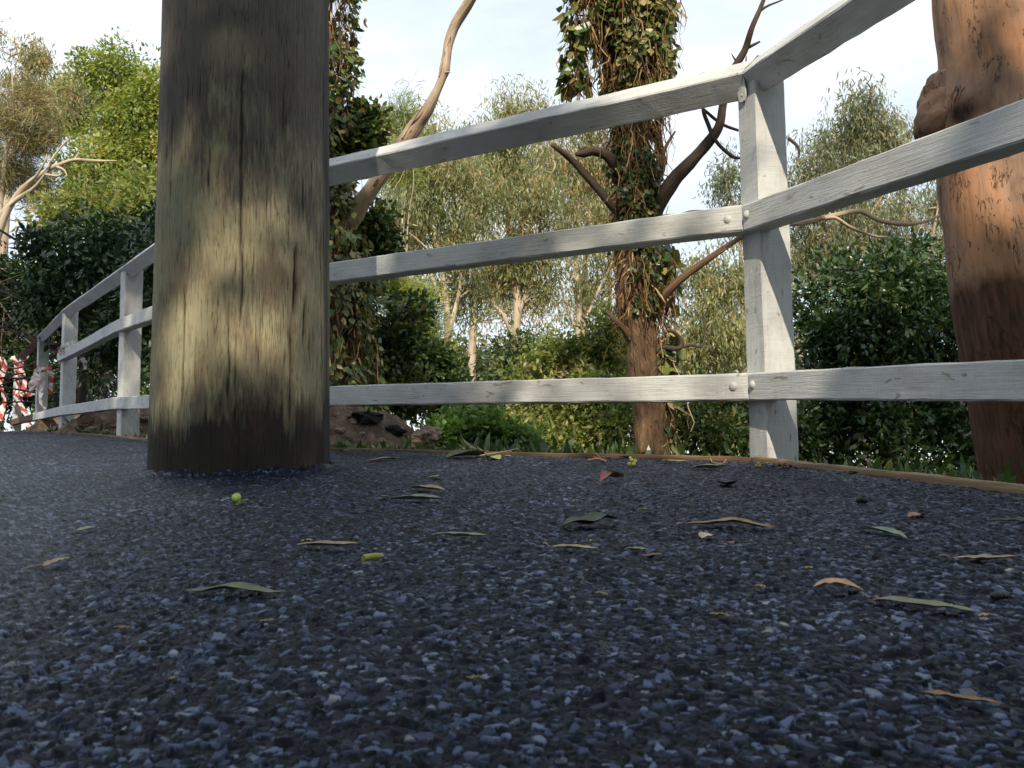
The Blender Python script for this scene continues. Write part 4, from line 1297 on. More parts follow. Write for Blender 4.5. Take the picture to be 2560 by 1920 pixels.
plant('weed_clump', 'soft bright green weed clump beside the dirt mound just beyond the edging', 'weeds', foot(1190, 4.4),
      [stations_to_foot(1190, 4.4, [(1190, 1110, 5, 4.4), (1190, 1060, 3, 4.4)])],
      [blob(1180, 1085, 80, 50, 4.4), blob(1240, 1110, 70, 40, 4.3), blob(1110, 1110, 50, 35, 4.3), blob(1160, 1045, 55, 25, 4.6), blob(1290, 1125, 50, 25, 4.3)],
      (0.030, 0.019), LEAF_WEED, LEAF_WEED, 150, 75, 'broad', 0.048, 50, 0.002)
# low creeping growth and leaf litter on the bank beyond the edging
gm_ = MB()
n_ = 46000
az_ = np.radians(-42 + 84 * rng.random(n_)); od_ = 0.12 + 9.0 * rng.random(n_) ** 1.6
rb_ = np.minimum(edge_radius(az_), 26.0) + 0.03
xq_, yq_ = (rb_ + od_) * np.sin(az_), (rb_ + od_) * np.cos(az_)
zq_ = gz(rb_ * np.sin(az_), rb_ * np.cos(az_)) * np.exp(-od_ / 40) - (0.06 + 0.06 * np.minimum(od_, 3) + 0.15 * np.clip(od_ - 3, 0, 22)) + np.clip(od_, 0, 1) * (0.12 * fbm(xq_ * 1.1, yq_ * 1.1, None, 4) + 0.5 * fbm(xq_ * 0.12, yq_ * 0.12, None, 3))
hgt_ = (0.02 + 0.16 * np.clip(fbm(xq_ * 2.2, yq_ * 2.2, None, 3, 5) + 0.3, 0, 1)) * np.clip(od_ / 0.6, 0.1, 1)
d_ = rng.normal(size=(n_, 3)) * 0.8 + np.array([0, 0, 0.5])
leaves(gm_, np.column_stack([xq_, yq_, zq_ + hgt_ * rng.random(n_)]), d_, np.cross(d_, np.array([0, 0, 1.0]) + rng.normal(size=(n_, 3)) * 0.5), 0.07 * (0.6 + 0.8 * rng.random(n_)), 0.028 * (0.6 + 0.8 * rng.random(n_)), 0.15)
tag(gm_.build('ground_cover', LEAF_MID), kind='stuff')

# --- hazier gums behind
plant('eucalypt_tree', 'hazy tall eucalypt far behind the pale-trunked ones between pole and central trunk', 'tree', foot(1180, 21),
      [stations_to_foot(1180, 21, [(1180, 900, 20, 21), (1190, 700, 15, 21), (1170, 500, 9, 21), (1180, 360, 5, 21)]), [(1188, 760, 12, 21), (1100, 640, 8, 21), (1050, 520, 5, 21)], [(1185, 700, 12, 21), (1300, 600, 8, 21), (1400, 470, 5, 21)]],
      [blob(1080, 400, 90, 70, 21), blob(1190, 420, 80, 80, 21), blob(1320, 400, 100, 80, 21), blob(1430, 440, 90, 80, 21), blob(1020, 560, 80, 80, 21), blob(1150, 600, 90, 70, 21), blob(1280, 620, 90, 70, 21), blob(1420, 610, 90, 80, 21), blob(1530, 520, 70, 110, 21), blob(1080, 740, 90, 60, 21), blob(1260, 770, 80, 50, 21), blob(1440, 780, 90, 50, 21)],
      (0.15, 0.026), LEAF_EUC, BARK_PALE, 230, 75, 'droop', 0.27, 60, 0.026, tshift=0.05)
plant('eucalypt_tree', 'hazy broad eucalypt far behind the domed crown right of the corner post', 'tree', foot(2200, 20),
      [stations_to_foot(2200, 20, [(2200, 900, 20, 20), (2190, 650, 14, 20), (2200, 450, 8, 20)]), [(2195, 700, 11, 20), (2300, 560, 7, 20)], [(2195, 660, 11, 20), (2060, 520, 7, 20)]],
      [blob(2120, 380, 80, 60, 20), blob(2230, 400, 80, 80, 20), blob(2040, 480, 80, 80, 20), blob(2160, 520, 90, 80, 20), blob(2290, 520, 70, 80, 20), blob(2060, 620, 90, 70, 20), blob(2210, 640, 90, 70, 20), blob(2340, 640, 80, 80, 20), blob(1960, 600, 60, 80, 20)],
      (0.15, 0.025), LEAF_FAREUC, BARK_TAN, 170, 75, 'droop', 0.26, 50, 0.024, tshift=0.14)
# --- farther bushes down the slope
for px, py, rx, ry, d, lab, mt in ((1000, 900, 200, 80, 22, 'far olive bush down the slope behind the dark trailing shrub', LEAF_SHRUB), (1230, 900, 150, 55, 24, 'far dull green bush behind the pale-trunked eucalypt', LEAF_FAREUC), (1700, 880, 190, 70, 21, 'far yellow-green bush behind the vine-wrapped trunk', LEAF_SHRUB), (2000, 840, 190, 90, 20, 'far grey-green bush behind the large dark glossy shrub', LEAF_FAREUC), (1450, 960, 180, 60, 20, 'far green bush behind the sunlit undergrowth', LEAF_SHRUB)):
    plant('far_bush', lab, 'bush', foot(px, d), [stations_to_foot(px, d, [(px, py + ry * 0.6, 20, d), (px, py, 10, d)])],
          [blob(px - rx * 0.5, py + 8, rx * 0.5, ry, d), blob(px + rx * 0.5, py - 6, rx * 0.5, ry, d + 0.5), blob(px, py + ry * 0.9, rx, ry, d)],
          (0.14, 0.06), mt, BARK_TAN, 150, 50, 'broad', 0.22, 12, 0.015, group='far bushes down the slope')

# --- orange-barked gum at the right
GD = 3.3
gum = empty('gum_tree', foot(2600, GD), 'smooth orange-barked gum trunk with a burl, leaning behind the rails at the right', 'tree')


def gum_mat():
    m, t, bs, out = mat_new('gum_bark')
    g = attr(t, 'grain').outputs['Vector']
    n1 = noise(t, mapped(t, g, (2.2, 7, 7)), 1.0, 5, 0.6, 0.6)
    n2 = noise(t, mapped(t, g, (9, 60, 60)), 1.0, 5, 0.62, 0.5)
    c = ramp(t, n1, [(0.3, (0.17, 0.105, 0.075)), (0.45, (0.33, 0.205, 0.14)), (0.56, (0.44, 0.235, 0.135)), (0.7, (0.50, 0.24, 0.12))])
    c = mixc(t, 0.6, c, ramp(t, n2, [(0.3, (0.55, 0.5, 0.47)), (0.55, (1, 1, 1))]), 'MULTIPLY')
    cr1 = noise(t, mapped(t, g, (8, 32, 32), (4, 2, 1)), 1.0, 6, 0.6, 1.3)
    band = mth(t, 'ABSOLUTE', mth(t, 'SUBTRACT', cr1, 0.5))
    gate = noise(t, mapped(t, g, (7, 15, 15), (9, 9, 1)), 1.0, 3)
    k1 = mth(t, 'MULTIPLY', ramp(t, band, [(0.008, (1, 1, 1)), (0.022, (0, 0, 0))]), ramp(t, gate, [(0.54, (0, 0, 0)), (0.60, (1, 1, 1))]))
    sp = noise(t, mapped(t, g, (45, 70, 70), (1, 5, 8)), 1.0, 3, 0.5, 1.0)
    k2 = ramp(t, sp, [(0.69, (0, 0, 0)), (0.72, (1, 1, 1))])
    k = mth(t, 'MAXIMUM', k1, k2)
    c = mixc(t, mth(t, 'MULTIPLY', k, 0.88), c, (0.05, 0.028, 0.018))
    sk = mth(t, 'ADD', attr(t, 'stocking').outputs['Fac'], mth(t, 'MULTIPLY', mth(t, 'SUBTRACT', n1, 0.5), 0.9))  # bark turns darker towards the bottom of the trunk
    c = mixc(t, ramp(t, sk, [(0.35, (0, 0, 0)), (0.62, (0.94, 0.94, 0.94))]), c, ramp(t, n2, [(0.3, (0.03, 0.016, 0.012)), (0.55, (0.095, 0.044, 0.028)), (0.75, (0.16, 0.078, 0.046))]))
    dk = attr(t, 'char').outputs['Fac']
    dkn = mth(t, 'MULTIPLY', dk, mth(t, 'ADD', 0.6, mth(t, 'MULTIPLY', n2, 0.9)), True)
    c = mixc(t, dkn, c, (0.035, 0.022, 0.018))
    t.links.new(c, bs.inputs['Base Color'])
    bs.inputs['Roughness'].default_value = 0.75
    bs.inputs['Specular IOR Level'].default_value = 0.25
    bump(t, bs, mth(t, 'SUBTRACT', mth(t, 'MULTIPLY', n2, 0.5), k), 0.8, 0.008)
    return m


GUM = gum_mat()
gpts = [(2398, -1500, 165, GD), (2415, -700, 190, GD), (2430, -250, 205, GD), (2447, 0, 214, GD), (2463, 150, 220, GD), (2466, 300, 232, GD), (2470, 450, 234, GD), (2497, 650, 242, GD), (2541, 900, 252, GD), (2596, 1230, 268, GD), (2612, 1340, 300, GD)]
gP, gr_ = limb_path(stations_to_foot(2616, GD, gpts[::-1]), 14)
gchar = [np.zeros(0), np.zeros(0)]
z_hi, z_lo = U(2450, 640, GD)[2], U(2520, 800, GD)[2]
knot = U(2412, 275, GD - 0.15); knot2 = U(2470, 865, GD - 0.17)


def gum_shape(V, P, aa, L):
    q = V - P
    rr = np.linalg.norm(q, axis=-1)
    d1 = np.linalg.norm(V - knot, axis=-1)
    swell = 0.045 * np.exp(-(np.linalg.norm(V - U(2375, 285, GD - 0.09), axis=-1) / 0.10) ** 2)
    f = swell - 0.035 * np.exp(-(d1 / 0.04) ** 2) + 0.010 * fbm(V[..., 0] * 7, V[..., 1] * 7, V[..., 2] * 3, 3, 4) + 0.0035 * fbm(V[..., 0] * 40, V[..., 1] * 40, V[..., 2] * 16, 2, 6)
    V = P + q * ((rr + f) / rr)[..., None]
    n_ = 0.03 * fbm(V[..., 0] * 25, V[..., 1] * 25, V[..., 2] * 25, 2, 3)
    e = V - knot
    ch = np.clip(1.35 - np.sqrt((e[..., 0] / 0.062) ** 2 + (e[..., 1] / 0.09) ** 2 + (e[..., 2] / 0.052) ** 2) + n_ * 12, 0, 1)
    ch2 = 0.75 * np.clip(1.3 - np.linalg.norm(V - knot2, axis=-1) / 0.035 + n_ * 14, 0, 1)
    gchar[0] = np.maximum(ch, ch2).ravel()
    gchar[1] = np.clip((z_hi - V[..., 2]) / (z_hi - z_lo), 0, 1).ravel()
    return V


gm = MB()
tube(gm, gP, gr_, 150, rfun=gum_shape, char=0.0, stocking=0.0)
gm.a['stocking'] = [(0, gchar[1])] + gm.a['stocking'][1:]
gm.a['char'] = [(0, gchar[0])] + gm.a['char'][1:]
gm.build('trunk', GUM, gum, smooth=True)
bm2 = MB()
P, r = limb_path([(2446, 150, 70, GD + 0.02), (2415, 210, 150, GD + 0.03), (2385, 262, 165, GD + 0.02), (2352, 300, 128, GD), (2328, 325, 92, GD - 0.01), (2310, 345, 52, GD - 0.015), (2303, 352, 20, GD - 0.02)], 12)
tube(bm2, P, r, 64, 0.24, 16, 5, char=0.25)
bm2.a['char'] = [(0, np.repeat(np.concatenate([np.linspace(0.0, 0.2, len(P) - 26), np.linspace(0.3, 1.0, 26)]), 64))] + bm2.a['char'][1:]
bm2.build('burl', GUM, gum, smooth=True)


# ------------------------------------------------------------------ dirt mounds and rocks behind the edging
MOUNDS = []


def mound(name, label, c, rx, ry, h, seed):
    n1_, n2_ = 150, 220

    def zf(x_, y_):
        u = np.hypot((x_ - c[0]) / rx, (y_ - c[1]) / ry)
        prof = np.clip(1 - np.clip(u, 0, 1) ** 1.5, 0, 1) ** 1.1
        rough_ = np.clip(1.15 - u, 0.1, 1)
        clod = np.abs(fbm(x_ * 11, y_ * 11, None, 4, seed + 3))
        crumb = np.abs(fbm(x_ * 38, y_ * 38, None, 3, seed + 7))
        return c[2] + h * prof * (1 + 0.7 * fbm(x_ * 4, y_ * 4, None, 3, seed)) + (0.075 * clod + 0.022 * crumb) * rough_ - 0.12 * u ** 3
    u = np.linspace(0, 1, n1_)[:, None]; a = np.linspace(0, 2 * math.pi, n2_, endpoint=False)[None]
    x_ = c[0] + u * rx * np.cos(a); y_ = c[1] + u * ry * np.sin(a)
    z_ = zf(x_, y_)
    MOUNDS.append(zf)
    i = np.arange(n1_ - 1)[:, None] * n2_; j = np.arange(n2_)[None]
    Fq = np.stack([i + j, i + n2_ + j, i + n2_ + (j + 1) % n2_, i + (j + 1) % n2_], -1).reshape(-1, 4)
    mb = MB().add(np.stack([x_ + 0 * z_, y_ + 0 * z_, z_], -1).reshape(-1, 3), Fq, 4)
    return tag(mb.build(name, DIRT, smooth=True, loc=c), label, 'mound', 'heaps of dug earth beyond the fence')


def on_mound(px, py, k):
    """where the sight line meets the heap"""
    for d in np.linspace(3.0, 9.0, 1200):
        q = U(px, py, d)
        if q[2] < MOUNDS[k](np.array(q[0]), np.array(q[1])):
            return q
    return U(px, py, 4.0)


def edge_ground(px, d, dz=-0.05):
    q = xy(px, 1100, d)
    return np.array([q[0], q[1], gz(*q) + dz])


mound('dirt_mound', 'brown heap of dug earth with rocks emerging right of the large pole', edge_ground(800, 4.35), 0.62, 0.45, 0.27, 3)
mound('dirt_mound', 'brown heap of dug earth behind the white posts left of the pole', edge_ground(330, 7.2), 0.75, 0.5, 0.27, 8)
mound('dirt_mound', 'small earth heap behind the torn tape at far left', edge_ground(175, 9.4), 0.6, 0.5, 0.30, 12)


def rock(label, px, py, d, s, mat, name='rock', seed=0):
    v, f = [], []
    n1_, n2_ = 14, 20
    th = np.linspace(0, math.pi, n1_)[:, None]; ph = np.linspace(0, 2 * math.pi, n2_, endpoint=False)[None]
    q = np.stack([np.sin(th) * np.cos(ph), np.sin(th) * np.sin(ph), np.cos(th) + 0 * ph], -1)
    rr = 1 + 0.95 * fbm(q[..., 0] * 1.6 + seed, q[..., 1] * 1.6, q[..., 2] * 1.6, 4, seed)
    c = on_mound(px, py, 0 if px > 600 else 1) + np.array([0, 0, s[2] * 0.15])
    V = q * rr[..., None] * np.array(s)
    i = np.arange(n1_ - 1)[:, None] * n2_; j = np.arange(n2_)[None]
    Fq = np.stack([i + j, i + n2_ + j, i + n2_ + (j + 1) % n2_, i + (j + 1) % n2_], -1).reshape(-1, 4)
    o = MB().add(V.reshape(-1, 3) + c, Fq, 4).build(name, mat, loc=c)
    return tag(o, label, 'rock', 'rocks on the dirt mound')


rock('rounded tan rock at the right end of the dirt mound, largest of the rocks', 1062, 1100, 3.98, (0.065, 0.05, 0.045), ROCK, seed=3)
rock('flat greenish grey rock low on the front of the dirt mound', 1029, 1117, 3.85, (0.026, 0.016, 0.02), ROCKGREY, seed=5)
rock('small yellowish stone near the top of the dirt mound', 882, 1058, 4.0, (0.018, 0.016, 0.02), ROCK, seed=9)
rock('dark brown rock beside the greenish grey rock on the mound', 1016, 1090, 3.93, (0.03, 0.025, 0.022), DIRT, seed=12)
rock('black slab of broken bitumen lying on top of the dirt mound', 915, 1046, 4.15, (0.075, 0.05, 0.028), BITUMEN, 'bitumen_slab', 15)
rock('black bitumen lump at the toe of the dirt mound by the edging', 1075, 1140, 3.6, (0.04, 0.02, 0.014), BITUMEN, 'bitumen_lump', 18)
rock('small black bitumen chunk between the slab and the rounded tan rock', 985, 1080, 4.0, (0.05, 0.03, 0.02), BITUMEN, 'bitumen_chunk', 21)
for k, (px_, py_) in enumerate(((835, 1040), (850, 1075), (868, 1100), (905, 1085), (940, 1062), (952, 1105), (975, 1120), (1000, 1128), (1045, 1132), (890, 1120), (842, 1118), (925, 1125))):
    q_ = rng.uniform(0.007, 0.019)
    o = rock('small brown clod of earth lying on the mound right of the large pole', px_, py_, 4.0, (q_ * 1.3, q_, q_ * 0.8), (DIRT, ROCK)[k % 2], 'earth_clod', 40 + k * 3)
    o['group'] = 'earth clods on the mound'; o['category'] = 'clod'
for k, (px_, py_) in enumerate(((210, 1062), (228, 1080), (280, 1068), (345, 1075), (362, 1050), (300, 1088))):
    q_ = rng.uniform(0.02, 0.05)
    o = rock('brown clod of earth lying on the heap behind the white posts', px_, py_, 7.0, (q_ * 1.3, q_, q_ * 0.8), (DIRT, ROCK)[k % 2], 'earth_clod', 80 + k * 3)
    o['group'] = 'earth clods behind the posts'; o['category'] = 'clod'
rock('pale stone among the earth heap behind the white posts', 268, 1083, 6.6, (0.03, 0.02, 0.02), ROCK, seed=24)


# ------------------------------------------------------------------ barrier tape on the far left posts
def tape_mat():
    m, t, bs, out = mat_new('barrier_tape')
    a = attr(t, 'stripe').outputs['Fac']
    fr = mth(t, 'FRACT', a)
    c = ramp(t, fr, [(0.0, (0.60, 0.56, 0.55)), (0.5, (0.48, 0.075, 0.065))], 'CONSTANT')
    t.links.new(c, bs.inputs['Base Color'])
    bs.inputs['Roughness'].default_value = 0.4
    return m


TAPE = tape_mat()
PLASTIC = flat_mat('white_plastic_film', (0.66, 0.58, 0.60), 0.4, 0, 0.15)


def ribbon(mb, pts, w, d, per=0.15, twist=0.0, seed=0):
    P, _ = smooth_path([U(x_, y_, d + (e[0] if e else 0)) for x_, y_, *e in pts], [1] * len(pts), 8)
    L = np.concatenate([[0], np.cumsum(np.linalg.norm(np.diff(P, axis=0), axis=1))])
    T = unit(np.gradient(P, axis=0))
    fwd = np.array([0, -1.0, 0])
    Wd = unit(np.cross(T, fwd))
    tw = twist * np.sin(L * 9 + seed)
    Wd = Wd * np.cos(tw)[:, None] + fwd * np.sin(tw)[:, None]
    n_ = len(P)
    cols = np.linspace(-0.5, 0.5, 4)
    V = P[:, None] + Wd[:, None] * cols[None, :, None] * w + (rng.normal(size=(n_, 4, 3)) * 0.006) + 0.02 * np.sin(L * 14 + seed)[:, None, None] * np.array([1, 0.6, 0])
    st = (L[:, None] / per + cols[None] * w / per * 1.0)
    i = np.arange(n_ - 1)[:, None] * 4; j = np.arange(3)[None]
    Fq = np.stack([i + j, i + j + 1, i + 5 + j, i + 4 + j], -1).reshape(-1, 4)
    mb.add(V.reshape(-1, 3), Fq, 4, stripe=st.ravel())


def tape(label, ribs, mat=TAPE, name='barrier_tape', loc=None):
    mb = MB()
    for k, (pts, w, d, per, tw) in enumerate(ribs):
        ribbon(mb, pts, w, d, per, tw, k)
    p0 = U(*ribs[0][0][0][:2], ribs[0][2])
    return tag(mb.build(name, mat, smooth=True, loc=p0), label, 'tape', 'barrier tape tied to the fence')


tape('red and white striped tape hanging straight at the very left edge', [([(4, 892), (5, 950), (6, 1010), (5, 1052)], 0.07, 12.0, 0.16, 0.55)])
tape('tangled red and white tape knotted crosswise round the farthest white post', [([(32, 890), (45, 930), (58, 965), (62, 985)], 0.06, 12.1, 0.14, 0.5), ([(62, 885), (50, 930), (36, 975), (34, 985)], 0.06, 12.0, 0.14, 0.5), ([(30, 985), (50, 980), (70, 985), (84, 978)], 0.09, 11.9, 0.14, 0.6), ([(56, 895), (60, 940), (54, 985), (60, 1030), (74, 1082)], 0.06, 11.85, 0.14, 0.5)])
tape('red and white tape wrapped round the third white post with a loose tail', [([(88, 921), (105, 924), (121, 921)], 0.05, 9.6, 0.14, 0.1), ([(119, 924), (124, 945), (130, 968), (133, 985)], 0.05, 9.55, 0.14, 0.5)])
tape('crumpled white plastic strip hanging down the third white post', [([(97, 930), (88, 945), (78, 965), (84, 972)], 0.10, 9.55, 0.2, 0.4), ([(99, 930), (104, 970), (110, 1010), (112, 1035)], 0.045, 9.5, 0.2, 0.7), ([(100, 1048), (108, 1060), (112, 1082)], 0.09, 9.5, 0.2, 0.4)], PLASTIC, 'plastic_strip')
tape('faded pink tape tied round the second white post with white tails', [([(146, 880), (165, 866), (180, 862), (198, 868)], 0.075, 7.5, 0.5, 0.2), ([(196, 893), (203, 905), (208, 922)], 0.03, 7.45, 2.0, 0.3), ([(140, 876), (150, 874), (165, 872)], 0.03, 7.45, 0.2, 0.2)])
tape('scrap of red and white tape lying by the foot of the second white post', [([(127, 1076), (136, 1074), (146, 1079)], 0.06, 8.6, 0.2, 0.5)])

# ------------------------------------------------------------------ fallen leaves and bits on the asphalt
LEAFMATS = {}


def fallen_mat(col):
    if col not in LEAFMATS:
        m, t, bs, out = mat_new('fallen_leaf_' + str(len(LEAFMATS)))
        tcn = t.nodes.new('ShaderNodeTexCoord')
        n = noise(t, tcn.outputs['Object'], 90, 4)
        a = attr(t, 'rib').outputs['Fac']
        c = ramp(t, n, [(0.3, tuple(x * 0.65 for x in col)), (0.6, col), (0.8, tuple(min(1, x * 1.25) for x in col))])
        c = mixc(t, mth(t, 'MULTIPLY', a, 0.4), c, tuple(min(1, x * 1.5 + 0.03) for x in col))
        t.links.new(c, bs.inputs['Base Color'])
        bs.inputs['Roughness'].default_value = 0.5
        LEAFMATS[col] = m
    return LEAFMATS[col]


TAN, ORANGE, GREEN, PALEG, DKGREEN, BROWN, YELLOW, CREAM, RED, BLACK = (0.36, 0.26, 0.15), (0.40, 0.19, 0.08), (0.14, 0.19, 0.08), (0.20, 0.25, 0.15), (0.030, 0.045, 0.018), (0.22, 0.12, 0.06), (0.42, 0.36, 0.07), (0.48, 0.42, 0.28), (0.26, 0.08, 0.05), (0.02, 0.018, 0.016)


def fallen_leaf(label, x0, y0, x1, y1, wpx, col, lift=0.02, curl=0.0, cup=0.3, wave=0.0, shape=1.0, name='fallen_leaf', cat='leaf', stalk=0.0):
    """a leaf lying between two points of the pavement; wpx its width across, in pixels at that distance before foreshortening"""
    a, b = on_ground(x0, y0), on_ground(x1, y1)
    mid = (a + b) / 2
    L = np.linalg.norm(b - a)
    t_ = (b - a) / L
    s_ = nrm(np.cross([0, 0, 1.0], t_))
    w = wpx * mid[1] / F
    n_, m_ = 26, 7
    u = np.linspace(0, 1, n_); v = np.linspace(-1, 1, m_)
    prof = np.sin(math.pi * u ** shape) ** 0.8 * w / 2 + 0.0006
    arch = 0.4 * lift * 4 * u * (1 - u) * L + 0.0012 + 0.6 * wave * L * np.sin(u * 9 + x0) * np.sin(math.pi * u)
    up_end = 0.7 * curl * L * np.clip((u - 0.55) / 0.45, 0, 1) ** 2
    bend = 0.05 * L * np.sin(u * 3.1 + y0)
    V = a + u[:, None, None] * (b - a) + (v[None, :, None] * prof[:, None, None] + bend[:, None, None]) * s_
    z = arch[:, None] + up_end[:, None] + cup * prof[:, None] * v[None] ** 2 + 0.0015 * vnoise(u[:, None] * 9 + x0, v[None] * 3)
    V[..., 2] = gz(V[..., 0], V[..., 1]) + z + 0.001
    i = np.arange(n_ - 1)[:, None] * m_; j = np.arange(m_ - 1)[None]
    Fq = np.stack([i + j, i + j + 1, i + m_ + j + 1, i + m_ + j], -1).reshape(-1, 4)
    rib = np.repeat(np.clip(1 - np.abs(v) * 4, 0, 1)[None], n_, 0)
    mb = MB().add(V.reshape(-1, 3), Fq, 4, rib=rib.ravel())
    if stalk:
        q = V[0, m_ // 2]
        P, r = smooth_path([q, q - t_ * L * stalk * 0.5 + np.array([0, 0, 0.004]), q - t_ * L * stalk + s_ * 0.01 + np.array([0, 0, 0.002])], [0.0009, 0.0008, 0.0006], 5)
        tube(mb, P, r, 5)
        del mb.a['grain']
    o = mb.build(name, fallen_mat(col), smooth=True, loc=mid)
    return tag(o, label, cat, 'fallen leaves and litter on the asphalt')


